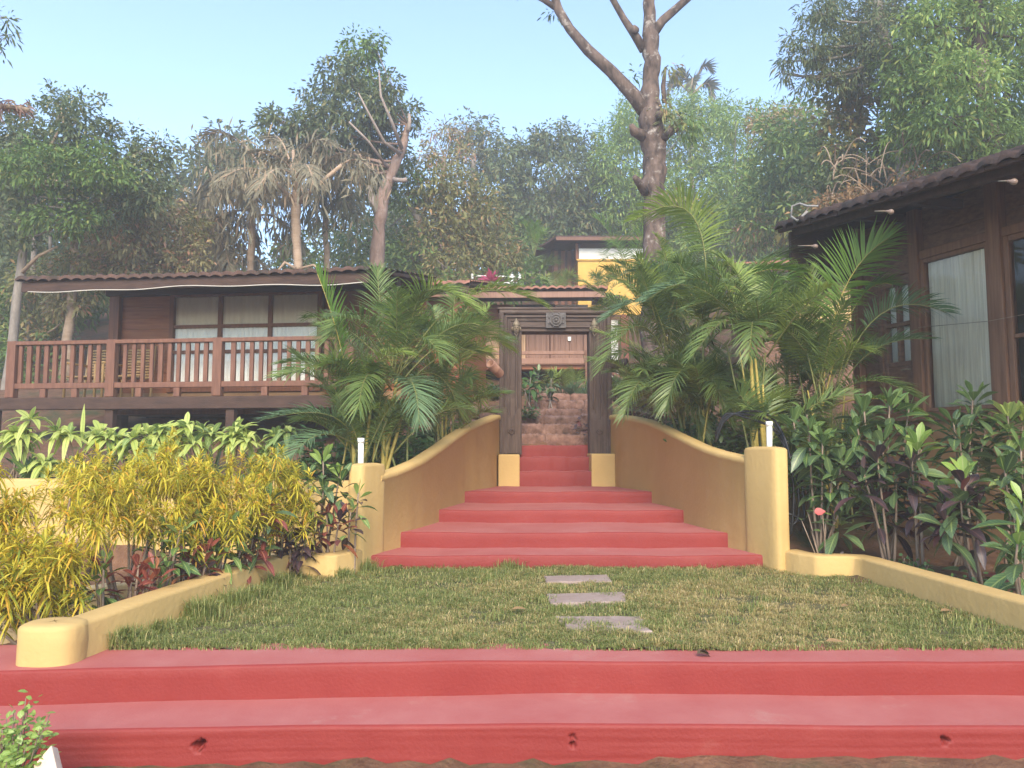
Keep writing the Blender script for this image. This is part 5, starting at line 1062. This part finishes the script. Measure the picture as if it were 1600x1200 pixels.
g = Geo(); c = onplane(1103, 1025, .0); n = 14
V, F, UV = ribbons([c + [-.05, 0, .012], c + [-.03, .012, .016]], [[1, .1, .15], [1, -.2, .25]], [[0, -.4, 1], [0, .4, 1]], [.085, .06], [.045, .04], .35, 6, None, .7); g.add(V, F, 0, UV, True)
tag(g.build('fallen_leaf', K['deadleaf']), 'curled dead brown leaf lying on the top lower red step', 'leaf', 'fallen leaves')
for u, v, lab in ((800, 952, 'thin brown leaf lying in the lawn left of the slabs'), (1315, 948, 'pale dry leaf near the right low wall in the lawn'), (1290, 1002, 'pale dry leaf in the straw coloured grass near the red step'), (1470, 955, 'tan curled leaf close to the right low wall')):
    g = Geo(); c = onplane(u, v, .045); rr = np.random.default_rng(u); V, F, UV = ribbons([c], [[1, rr.normal(0, .4), .05]], [[0, -.3, 1]], .11, .035, .1, 5, None, .5); g.add(V, F, 0, UV, True)
    tag(g.build('fallen_leaf', K['dry']), lab, 'leaf', 'fallen leaves')
# loose stone slab leaning in the corner
a = [P(u, v, y) for u, v, y in ((52, 1196, 3.2), (80, 1164, 3.25), (92, 1215, 3.15), (60, 1245, 3.1))]; g = Geo(); a = np.array(a)
g.add(np.vstack([a, a + [.0, .05, -.03]]), [(0,1,2,3), (4,7,6,5), (0,4,5,1), (1,5,6,2), (2,6,7,3), (3,7,4,0)]); tag(g.build('stone_slab', mat('cream tile', (.55,.43,.33), (.62,.50,.40), 12, .8, .2), bevel=.004), 'cream stone slab leaning beside the shrub in the bottom left corner', 'slab')

# ------------------------------------------------------------------ trees
def crown(g, r, c, rad, n, Ln, ratio, mi=0, droop=.3, kind='quad', clump=1.6, hang=0.):
    """clumps of leaves spread through an ellipsoid; leaves sit in sprigs so gaps and dark hollows stay between them"""
    c = np.asarray(c); per = 14; nc = max(2, n // per)
    d = rnd_dirs(r, nc); rr = r.random(nc) ** .38; cc = c + d * rr[:, None] * rad * r.uniform(.82, 1.12, (nc, 1))
    p = np.repeat(cc, per, 0); dd = rnd_dirs(r, nc*per); out = np.repeat(d, per, 0)
    dd = norm(dd + out*.45 + np.array([0, 0, -hang])); off = r.random(nc*per)[:, None]*Ln*clump
    p = p + dd*off; nrm = norm(dd*.2 + rnd_dirs(r, nc*per)*.7 + np.array([0, 0, .8])); ln = Ln*r.uniform(.6, 1.25, nc*per)
    V, F, UV = ribbons(p, dd, nrm, ln, ln*ratio, droop*r.uniform(.3, 1.6, nc*per), 2, lambda t: np.interp(t, [0, .45, 1], [.25, 1, .12])); g.add(V, F, mi, UV)
    return cc
def tree(name, label, y, trunk, blobs, lpx, ratio, leaf, bark, seed, group=None, cover=3.2, limbs=True, hang=.15, depth=1.0, twigs=2, cat='tree', droop=.35, extra=()):
    r = np.random.default_rng(seed); s = y / FPX; bp = P(trunk[0][0], trunk[0][1], y); z0 = gz(bp[0], bp[1]); base = np.array([bp[0], bp[1], min(z0, bp[2])])
    e = empty(name, base, label, cat, group); gt = Geo(); gl = Geo()
    tp = [P(u, v, y) for u, v, w in trunk]; tr = [w*s/2 for *_, w in trunk]
    if base[2] < tp[0][2] - .2: tp = [base - [0, 0, .2]] + tp; tr = [tr[0]*1.25] + tr
    t = np.linspace(0, len(tp) - 1, (len(tp) - 1)*4 + 1); tp_ = np.stack([np.interp(t, range(len(tp)), np.array(tp)[:, k]) for k in range(3)], -1); tr_ = np.interp(t, range(len(tp)), tr)
    gt.tube(tp_ + r.normal(0, 1, tp_.shape)*tr_[:, None]*.10, tr_*r.uniform(.92, 1.1, len(tr_)), 9); top = tp_[-1]
    mats = [K[leaf]] if isinstance(leaf, str) else [K[k] for k in leaf]
    for bl in blobs:
        u, v, ru, rv = bl[:4]; dy = bl[4] if len(bl) > 4 else r.uniform(-.5, .5)*ru*s*1.2; mi = bl[5] if len(bl) > 5 else 0
        yy = y + dy; c = P(u, v, yy); ss = yy/FPX; rad = np.array([ru*ss, (ru + rv)/2*ss*depth, rv*ss]); Ln = lpx*ss
        n = int(1.1*cover*math.pi*ru*rv/(lpx*lpx*ratio*.55)); cc = crown(gl, r, c, rad, n, Ln, ratio, mi, droop, hang=hang)
        if limbs:
            k = int(np.clip(np.argmin(np.linalg.norm(tp_ - c, axis=1)), len(tp_)*.45, len(tp_) - 1)); a = tp_[k]; mid = (a + c)/2 + [0, 0, -.12*np.linalg.norm(c - a)] + r.normal(0, .05, 3)*np.linalg.norm(c - a)
            w = max(tr_[k]*.32, 1.0*s); gt.tube(bez(a, mid, c, np.linspace(0, 1, 7)), np.linspace(w, w*.35, 7), 6)
            for q in cc[r.integers(0, len(cc), twigs*3)]: gt.tube(bez(c if r.random() < .5 else (c + mid)/2, (c + q)/2 + r.normal(0, .08, 3)*rad.mean(), q, np.linspace(0, 1, 5)), np.linspace(w*.35, w*.1, 5), 4)
    for path in extra:  # bare branches: list of (u, v, dy, w)
        gt.tube([P(u, v, y + dy) for u, v, dy, w in path], [w*s/2 for *_, w in path], 7, 1)
    gt.build('trunk', [K[bark], K['bark' if bark == 'bark' else 'palebark' if bark != 'redbark' else 'limb']], e)
    if blobs: gl.build('crown', mats, e)
    return e
GT = 'trees on the hillside'
tree('broadleaf_tree', 'large dusty green tree with a domed crown at the left edge of the photo', 18, [(8, 640, 17), (28, 470, 14), (42, 330, 12), (45, 280, 9)],
     [(60, 225, 70, 55), (120, 190, 55, 45), (95, 160, 40, 22), (175, 230, 55, 45), (215, 275, 50, 45), (20, 270, 55, 60), (100, 280, 70, 55), (160, 310, 60, 50), (245, 240, 22, 22), (255, 220, 14, 14), (20, 350, 50, 50), (30, 200, 40, 30), (230, 300, 40, 40), (60, 260, 70, 40, -1.6, 1), (160, 260, 60, 40, -1.4, 1), (100, 340, 70, 30, -1, 1)], 8.5, .48, ['t_blue', 't_green'], 'greybark', 301, GT, 3.4, hang=.0,
     extra=[[(30, 430, 0, 7), (60, 400, -.2, 5), (90, 385, -.3, 3)], [(45, 300, 0, 7), (80, 280, -.4, 5), (130, 300, -.8, 3)], [(45, 290, 0, 6), (100, 190, -.5, 4), (95, 165, -.5, 2)]])
tree('broadleaf_tree', 'rusty olive tree standing behind the left end of the veranda roof', 19.5, [(105, 530, 15), (112, 470, 13), (118, 400, 11), (110, 340, 8)],
     [(120, 340, 55, 40, 0, 0), (190, 360, 60, 50, -1, 0), (250, 370, 60, 50, 0, 0), (290, 410, 40, 40, 0, 0), (140, 420, 60, 45, 0, 1), (215, 425, 70, 40, 0, 0), (60, 440, 50, 45, 1, 1), (60, 520, 50, 40, 1.5, 1), (250, 330, 40, 30, .5, 0), (300, 350, 30, 30, .5, 1), (100, 470, 40, 30, 0, 0)], 8.5, .48, ['t_rust', 't_olive'], 'palebark', 302, GT, 3.6, hang=.2)
tree('broadleaf_tree', 'dark leafy tree filling the shade behind the left corner post', 23, [(70, 560, 12), (75, 450, 10)],
     [(20, 430, 60, 60), (90, 400, 60, 60), (30, 540, 50, 60), (90, 560, 40, 50), (150, 390, 60, 50), (200, 330, 60, 40), (0, 330, 50, 50)], 12, .40, ['t_blue'], 'greybark', 303, GT, 3.0)
for i, (u0, v0, u1, v1, w, lab) in enumerate([(35, 600, 60, 280, 9, 'thin dark trunk left of the veranda'), (70, 560, 80, 300, 7, 'thinnest dark trunk between the leaning trunks at left'), (185, 430, 188, 300, 7, 'thin dark trunk rising behind the left roof')]):
    tree('thin_tree', lab, 21 + i, [(u0, v0, w), ((u0+u1)/2 + 3, (v0+v1)/2, w*.9), (u1, v1, w*.7)], [(u1, v1 - 10, 40, 30)], 12, .4, ['t_olive'], 'greybark', 310 + i, 'thin trunks at the left edge', 2.2)
# fishtail palms
def fishtail(name, label, y, trunk, fr, seed, group, leaf='fishtail', extra=(), droop=.7, sec=34):
    r = np.random.default_rng(seed); s = y/FPX; e = tree(name, label, y, trunk, [], 10, .3, leaf, 'palebark', seed, group, extra=extra, cat='palm')
    for (u0, v0, um, vm, u2, v2, dy, Lm) in fr:
        p0, p1, p2 = P(u0, v0, y), P(um, vm, y + dy*.5), P(u2, v2, y + dy)
        G = frond_geo(p0, p1, p2, r, nl=30, Lm=Lm*s, W=5.0*s, droop=droop, roll=r.normal(0, .3), lift=.1, bare=.30, rad=2.2*s, segs=3, jit=.3, mr=1)
        for k in range(sec):                                     # secondary hanging leaflets
            t = r.uniform(.35, 1); c = bez(p0, p1, p2, [t])[0]; m = 4; V, F, UV = ribbons(c + r.normal(0, Lm*.35*s, (m, 3)) - [0, 0, Lm*.35*s], np.array([0, 0, -1]) + r.normal(0, .45, (m, 3)), rnd_dirs(r, m), 22*s*r.uniform(.5, 1.2, m), 3.2*s, .2, 2); G.add(V, F, 0, UV)
        G.build('frond', [K[leaf], K['palebark']], e)
    return e
GF = 'fishtail palms behind the left roof'
fishtail('fishtail_palm', 'tallest dusty fishtail palm with a pale forked trunk above the left roof', 20, [(466, 425, 13), (464, 370, 14), (462, 330, 16), (463, 300, 13)],
         [(463, 290, 455, 230, 385, 240, -.5, 42), (463, 285, 470, 200, 520, 225, -.5, 42), (413, 272, 370, 190, 318, 212, .5, 40), (415, 270, 380, 250, 340, 285, -1, 40), (530, 262, 560, 230, 590, 280, -.5, 38), (463, 290, 440, 190, 420, 220, 1, 40), (463, 290, 500, 240, 545, 250, 1, 42), (463, 280, 480, 230, 490, 290, -1.5, 40), (463, 280, 430, 240, 400, 300, -1.5, 42), (463, 280, 520, 230, 570, 240, .5, 40)], 321, GF,
         extra=[[(462, 318, 0, 10), (440, 295, -.2, 7), (414, 272, -.4, 5)], [(465, 318, 0, 10), (495, 290, -.2, 7), (534, 258, -.4, 6)], [(463, 310, 0, 12), (461, 270, 0, 9), (458, 235, .1, 5)], [(463, 312, 0, 9), (470, 280, 0, 7), (474, 255, 0, 4)], [(462, 420, -.1, 6), (445, 410, -.2, 5), (433, 425, -.3, 4)], [(468, 420, -.1, 5), (490, 414, -.2, 4), (505, 425, -.3, 3)]])
fishtail('fishtail_palm', 'grey fishtail palm drooping left of the tallest one', 21.5, [(392, 425, 11), (394, 330, 11), (396, 290, 10)],
         [(396, 285, 360, 240, 310, 300, -.5, 44), (396, 285, 380, 240, 350, 300, -1, 44), (396, 285, 420, 250, 450, 320, -1, 44), (396, 285, 400, 250, 395, 330, -1.5, 44), (396, 285, 350, 260, 300, 330, .5, 44), (396, 330, 350, 320, 310, 370, -.5, 40), (396, 340, 440, 320, 470, 390, -.5, 40)], 322, GF)
fishtail('fishtail_palm', 'lower fishtail palm with brown hanging leaves just over the roof tiles', 22.5, [(345, 430, 9), (345, 340, 9)],
         [(345, 345, 310, 310, 285, 370, -.5, 40), (345, 345, 370, 310, 400, 380, -.5, 40), (345, 345, 340, 310, 330, 390, -1, 40), (345, 380, 310, 380, 300, 430, -1, 36), (345, 380, 390, 380, 420, 430, -1, 36), (345, 350, 320, 300, 290, 330, .5, 40), (345, 380, 350, 370, 360, 425, -1.2, 36)], 323, GF)
fishtail('fishtail_palm', 'slim ringed fishtail palm trunk between the forked palm and the tall reddish tree', 22, [(511, 430, 10), (509, 360, 9), (507, 300, 8)],
         [(507, 300, 480, 270, 455, 340, -.5, 40), (507, 300, 540, 270, 560, 340, -.5, 40), (507, 300, 500, 260, 495, 350, -1, 40), (507, 300, 530, 260, 535, 320, -1, 40)], 324, GF, 'fishgreen')
# tall tree in the middle left
tree('broadleaf_tree', 'tall tree with reddish leaning trunk and the highest crown left of centre', 22.5, [(588, 425, 24), (592, 350, 20), (598, 310, 21), (612, 270, 15), (628, 235, 14), (638, 195, 8)],
     [(562, 80, 34, 26, 0, 1), (585, 68, 20, 16, 0, 1), (530, 115, 38, 28), (565, 120, 40, 30, .3, 1), (510, 160, 50, 32), (555, 165, 50, 38), (445, 190, 38, 24), (480, 195, 40, 28), (530, 205, 55, 35), (595, 160, 40, 35), (610, 130, 22, 18, -.6), (585, 210, 50, 40, 1), (630, 180, 28, 28, 1, 0), (500, 235, 50, 35, 1), (600, 250, 50, 40, 1.5), (560, 270, 45, 45, 2), (420, 180, 18, 12), (470, 230, 40, 30, .8)], 8.5, .46, ['t_blue', 't_bright'], 'redbark', 331, GT, 3.8, hang=.35,
     extra=[[(625, 240, -.2, 7), (600, 222, -.9, 5), (575, 175, -1.4, 3.5), (560, 145, -1.5, 2)], [(628, 232, -.2, 7), (612, 190, -.9, 5), (595, 150, -1.2, 3.5), (592, 110, -1.2, 2)], [(604, 260, -.2, 5), (575, 220, -.9, 4), (545, 190, -1.2, 2.5)], [(638, 205, -.2, 7), (640, 190, -.2, 6), (639, 178, -.2, 5)], [(592, 340, 0, 12), (580, 310, -.2, 10), (578, 290, -.2, 8)], [(612, 280, 0, 8), (630, 282, -.3, 7), (636, 280, -.3, 7)]])
tree('broadleaf_tree', 'olive green tree with a dark bent trunk right of the tall reddish trunk', 25, [(663, 420, 13), (660, 370, 13), (652, 340, 11), (640, 325, 8)],
     [(640, 300, 45, 40, 0, 1), (690, 290, 60, 45, 0, 0), (720, 330, 55, 50, 0, 0), (680, 370, 55, 45, 0, 0), (740, 390, 50, 40, 0, 0), (620, 380, 40, 40, 1, 1), (780, 400, 45, 40, 0, 0), (640, 410, 50, 30, 0, 1), (760, 330, 40, 50, 1, 0), (560, 380, 40, 50, 1.5, 1), (700, 420, 60, 25, -1, 0)], 9, .42, ['t_olive', 't_green'], 'greybark', 332, GT, 3.2)
tree('bare_tree', 'rusty half bare tree with pinkish twigs left of the centre', 29, [(690, 320, 9), (692, 270, 8), (695, 245, 6)],
     [(680, 215, 32, 20), (710, 205, 30, 18), (665, 240, 30, 20), (715, 245, 35, 22), (690, 255, 40, 18)], 9, .3, ['t_rust'], 'redbark', 333, GT, 1.3, twigs=5)
tree('broadleaf_tree', 'hazy blue green tree top behind the rusty bare tree', 38, [(740, 330, 10), (740, 240, 8)], [(735, 200, 32, 20), (755, 215, 30, 28), (770, 240, 35, 30), (715, 215, 25, 20), (740, 260, 50, 35)], 8, .4, ['t_far'], 'greybark', 334, GT, 2.8)
tree('broadleaf_tree', 'wide dark mango like tree behind the left part of the yellow hut roof', 37, [(862, 400, 12), (864, 350, 11), (868, 310, 9)],
     [(800, 250, 42, 42), (835, 230, 42, 28), (870, 220, 48, 28), (905, 225, 38, 25), (930, 260, 35, 40), (880, 275, 60, 45), (820, 300, 55, 45), (920, 320, 45, 45), (860, 340, 60, 35), (800, 350, 45, 40), (930, 370, 35, 30), (850, 215, 22, 16), (790, 300, 40, 50)], 8, .46, ['t_blue'], 'greybark', 335, GT, 3.3, hang=.35)
tree('feathery_tree', 'feathery mid green tree on the ridge directly behind the big bare trunk', 36, [(985, 380, 11), (990, 280, 9)],
     [(985, 170, 28, 20), (970, 210, 40, 35), (1000, 200, 45, 40), (960, 260, 45, 45), (1060, 230, 45, 50), (1085, 180, 45, 35), (1110, 230, 45, 45), (1040, 300, 55, 45), (1105, 290, 50, 45), (980, 320, 50, 45), (1060, 170, 30, 25), (1085, 340, 55, 45), (1130, 180, 30, 30)], 8, .30, ['t_light'], 'greybark', 336, GT, 3.3, hang=.1)
tree('feathery_tree', 'light green bamboo like tree on the ridge right of the big bare trunk', 33, [(1145, 400, 10), (1150, 300, 8)],
     [(1150, 190, 30, 35), (1170, 240, 40, 45), (1140, 300, 40, 45), (1180, 310, 45, 50), (1160, 370, 45, 35), (1200, 180, 40, 25), (1110, 380, 45, 35), (1075, 395, 40, 25)], 8, .32, ['t_light', 't_green'], 'greybark', 337, GT, 3.2)
tree('broadleaf_tree', 'brownish tree with dry twigs between the ridge trees and the right roof', 27, [(1225, 420, 11), (1228, 330, 9)],
     [(1205, 200, 40, 28, 0, 1), (1240, 190, 40, 28, 0, 1), (1220, 245, 50, 40, 0, 0), (1265, 230, 40, 45, 0, 0), (1215, 310, 50, 45, 0, 0), (1260, 300, 40, 50, 0, 0), (1190, 360, 45, 30, 0, 1), (1240, 350, 40, 30, 0, 1), (1280, 180, 30, 25, 0, 1)], 9, .34, ['t_green', 't_rust'], 'greybark', 338, GT, 3.0)
# far palm on the ridge
fishtail('ridge_palm', 'lone feathery palm crown rising above the ridge beside the big trunk', 41, [(1080, 240, 7), (1082, 150, 6)], [(1082, 150, 1070, 100, 1050, 125, 0, 26), (1082, 150, 1095, 85, 1110, 110, 0, 26), (1082, 150, 1110, 110, 1112, 150, 0, 26), (1082, 150, 1050, 110, 1045, 150, 0, 26), (1082, 150, 1085, 100, 1080, 140, -1, 26)], 339, None, 'fishgreen', droop=.3, sec=0)
# right side
tree('overhanging_tree', 'dark narrow leaved tree hanging into the top right of the sky', 17, [(1420, 420, 26), (1410, 200, 22), (1380, 60, 18), (1360, -60, 14)],
     [(1330, 20, 65, 35), (1270, 70, 45, 28), (1320, 80, 60, 40), (1380, 60, 55, 55), (1235, 95, 22, 14), (1290, 115, 30, 18), (1340, 115, 30, 22), (1280, 20, 35, 25), (1400, 10, 50, 40), (1260, 125, 14, 14), (1225, 115, 12, 12), (1310, 130, 14, 16)], 10, .26, ['t_blue'], 'greybark', 341, GT, 3.4, hang=.5)
tree('leafy_tree', 'massive pale green tree with finger shaped leaves filling the top right corner', 15.5, [(1560, 480, 34), (1550, 250, 30), (1530, 80, 24), (1520, -60, 18)],
     [(1460, 40, 60, 40, 0, 1), (1540, 30, 70, 45, 0, 1), (1600, 60, 50, 60, 0, 1), (1440, 110, 55, 45, 0, 0), (1510, 120, 60, 50, -1, 1), (1580, 150, 55, 50, 0, 2), (1420, 160, 45, 40, 0, 0), (1480, 185, 60, 40, -1, 0), (1550, 210, 60, 45, -.5, 2), (1600, 220, 40, 50, 0, 2), (1510, 250, 60, 35, 0, 1), (1420, 215, 45, 35, 0, 0), (1460, 270, 50, 30, 0, 0), (1400, 100, 40, 40, 1, 0), (1560, 270, 60, 30, 0, 2), (1500, -10, 80, 40, 0, 1), (1600, -10, 60, 40, 0, 1), (1500, 90, 90, 60, 1.5, 0), (1560, 230, 80, 60, 1.5, 0), (1450, 200, 70, 70, 1.5, 0)], 11.5, .34, ['t_green', 't_light', 't_bright'], 'bark', 342, GT, 3.7, hang=.2)
tree('vine_covered_tree', 'tree smothered in round leaved creepers above the far end of the right roof', 18, [(1330, 440, 18), (1325, 300, 14), (1340, 200, 10)],
     [(1320, 140, 45, 30, 0, 2), (1350, 170, 45, 35, 0, 1), (1310, 200, 40, 35, 0, 1), (1300, 250, 45, 40, 0, 0), (1350, 230, 45, 45, 1, 0), (1290, 310, 45, 40, 0, 0), (1340, 300, 50, 45, 1, 0), (1390, 250, 40, 45, 1, 0), (1270, 360, 45, 35, 0, 1), (1320, 370, 45, 35, 0.5, 0), (1380, 320, 40, 30, .5, 0), (1350, 140, 25, 15, -.4, 2), (1310, 225, 20, 14, -.6, 2), (1335, 255, 18, 14, -.6, 2)], 10, .6, ['t_blue', 't_olive', 'vine'], 'greybark', 343, GT, 3.4)
r = np.random.default_rng(350); e = empty('dry_creeper', P(1350, 330, 16), 'tangle of dry brown creepers lying over the right roof edge', 'creeper'); g = Geo(); gl = Geo()
for k in range(70):
    a = P(r.uniform(1285, 1500), r.uniform(250, 325), 15.5 + r.uniform(-.4, .6)); d = rnd_dirs(r, 1)[0]*r.uniform(.3, .9); g.tube(bez(a, a + d*.6 + [0, 0, r.uniform(.1, .5)], a + d, np.linspace(0, 1, 9)), r.uniform(.008, .018), 5)
crown(gl, r, P(1340, 320, 15.6), np.array([.9, .6, .35]), 1500, .10, .5); crown(gl, r, P(1450, 290, 15.4), np.array([.9, .6, .35]), 900, .10, .5)
g.build('creeper_stem', K['twig'], e); gl.build('foliage', K['dry'], e)
# big bare trunk
tree('bare_trunk_tree', 'big bare knotted tree trunk forking against the sky right of centre', 17.5, [(1022, 470, 42), (1022, 400, 40), (1023, 320, 36), (1022, 280, 37), (1024, 240, 38), (1018, 205, 38), (1016, 170, 32), (1017, 120, 28), (1018, 70, 27), (1014, 40, 22), (1015, -30, 18), (1020, -90, 12)],
     [(1040, 95, 10, 10, -.2, 1), (1048, 110, 9, 12, -.2, 1), (985, 122, 14, 10, .3, 0), (1045, 165, 18, 14, -.4, 1), (1075, 195, 22, 20, -.3, 0), (1055, 190, 16, 16, -.3, 1), (1050, 300, 12, 10, -.4, 1), (1070, 305, 16, 12, -.4, 1), (1085, 325, 12, 14, -.4, 0), (862, 22, 6, 9, 0, 0), (1020, 420, 30, 20, -.6, 0), (1020, -90, 120, 40, 0, 0), (850, -60, 80, 40, 0, 0)], 11, .34, ['t_green', 't_olive'], 'bark', 361, None, 2.6, limbs=False, hang=.7,
     extra=[[(1010, 178, 0, 26), (990, 150, -.1, 24), (955, 112, -.2, 20), (918, 78, -.3, 18), (890, 45, -.3, 15), (872, 15, -.3, 15), (862, -20, -.3, 12), (850, -70, -.3, 8)], [(868, 12, -.3, 10), (850, 0, -.3, 9), (830, -10, -.3, 7)],
            [(1006, 78, 0, 16), (992, 55, 0, 14), (975, 30, 0, 11), (955, -5, 0, 10), (945, -40, 0, 8)], [(1020, 52, 0, 18), (1035, 32, 0, 15), (1060, 10, 0, 13), (1085, -12, 0, 12), (1120, -50, 0, 9)], [(994, 48, -.1, 12), (990, 45, -.2, 13)],
            [(1005, 212, -.1, 20), (990, 205, -.3, 15), (986, 195, -.4, 8)], [(1035, 215, -.1, 20), (1048, 205, -.3, 14), (1062, 200, -.4, 6)], [(1008, 300, -.1, 16), (996, 282, -.4, 12), (991, 276, -.5, 8)], [(1036, 185, -.1, 14), (1030, 178, -.4, 12)], [(1038, 160, 0, 8), (1036, 135, 0, 8), (1040, 105, 0, 4)]])
# leaves of a tree out of the frame, top left, and the dead frond below it
tree('broadleaf_tree', 'dark leaf sprays of a tree reaching in from the top left corner', 12, [(-160, 560, 22), (-150, 200, 18), (-100, 60, 10)], [(0, 25, 12, 16, 0), (2, 62, 12, 10, 0), (12, 55, 8, 5, 0), (3, 82, 6, 8, 0), (-60, 40, 50, 50, 0), (-110, 100, 50, 40, 0)], 12, .3, ['t_blue'], 'greybark', 371, GT, 2.4)
r = np.random.default_rng(372); e = empty('dead_palm_frond', P(-40, 175, 13), 'shaggy dead brown palm frond poking in at the left edge', 'frond'); g = Geo()
n = 420; t = r.random(n); c = bez(P(-160, 200, 13), P(-40, 150, 13), P(45, 172, 12.6), t); V, F, UV = ribbons(c + r.normal(0, .05, (n, 3)), np.array([.8, 0, -.25]) + r.normal(0, .45, (n, 3)), rnd_dirs(r, n), .20*r.uniform(.5, 1.2, n), .028, .3, 3); g.add(V, F, 0, UV); g.tube(bez(P(-160, 200, 13), P(-40, 150, 13), P(45, 172, 12.6), np.linspace(0, 1, 8)), .04, 6, 1)
g.build('leaflets', [leafmat('dead brown leaflet', (.17, .10, .08), (.27, .17, .13), trans=.2, rough=.8), K['twig']], e)
# far wood that closes the hillside, and undergrowth at its foot
r = np.random.default_rng(380); g = Geo()
for (u0, u1, v0, v1, y, n, rp, mi) in ((-200, 1800, 340, 430, 38, 44, 55, 0), (-200, 700, 400, 470, 26, 22, 45, 1), (600, 1300, 300, 400, 42, 26, 60, 0), (1200, 1900, 180, 420, 26, 44, 60, 1), (-300, 400, 250, 420, 32, 26, 70, 0), (700, 1300, 370, 430, 37, 20, 36, 1), (640, 860, 440, 470, 23, 9, 26, 1), (-100, 120, 460, 640, 20, 12, 40, 1)):
    for k in range(n):
        u, v, yy = r.uniform(u0, u1), r.uniform(v0, v1), y*r.uniform(.95, 1.08); s = yy/FPX; rad = rp*r.uniform(.7, 1.2)*s
        crown(g, r, P(u, v, yy), np.array([rad, rad, rad*.8]), int(2.2*3.14*rp*rp/(11*11*.40*.55)), 11*s, .40, mi)
tag(g.build('undergrowth', [K['t_far'], K['t_green']]), 'dense hazy green undergrowth covering the hillside behind the trees', 'undergrowth', kind='stuff')

# ------------------------------------------------------------------ haze
g = Geo(); g.box((-70, -6, -2.0), (70, 62, 27)); hz = bpy.data.materials.new('haze'); hz.use_nodes = True; h = hz.node_tree; h.nodes.remove(h.nodes['Principled BSDF'])
pv_ = h.nodes.new('ShaderNodeVolumePrincipled'); pv_.inputs['Density'].default_value = .0046; pv_.inputs['Color'].default_value = (.93, .96, 1, 1); pv_.inputs['Anisotropy'].default_value = .2
L(h, pv_.outputs[0], h.nodes['Material Output'].inputs['Volume'])
tag(g.build('haze', hz, origin=(0, 0, 0)), 'thin pale morning haze', 'haze', kind='stuff')
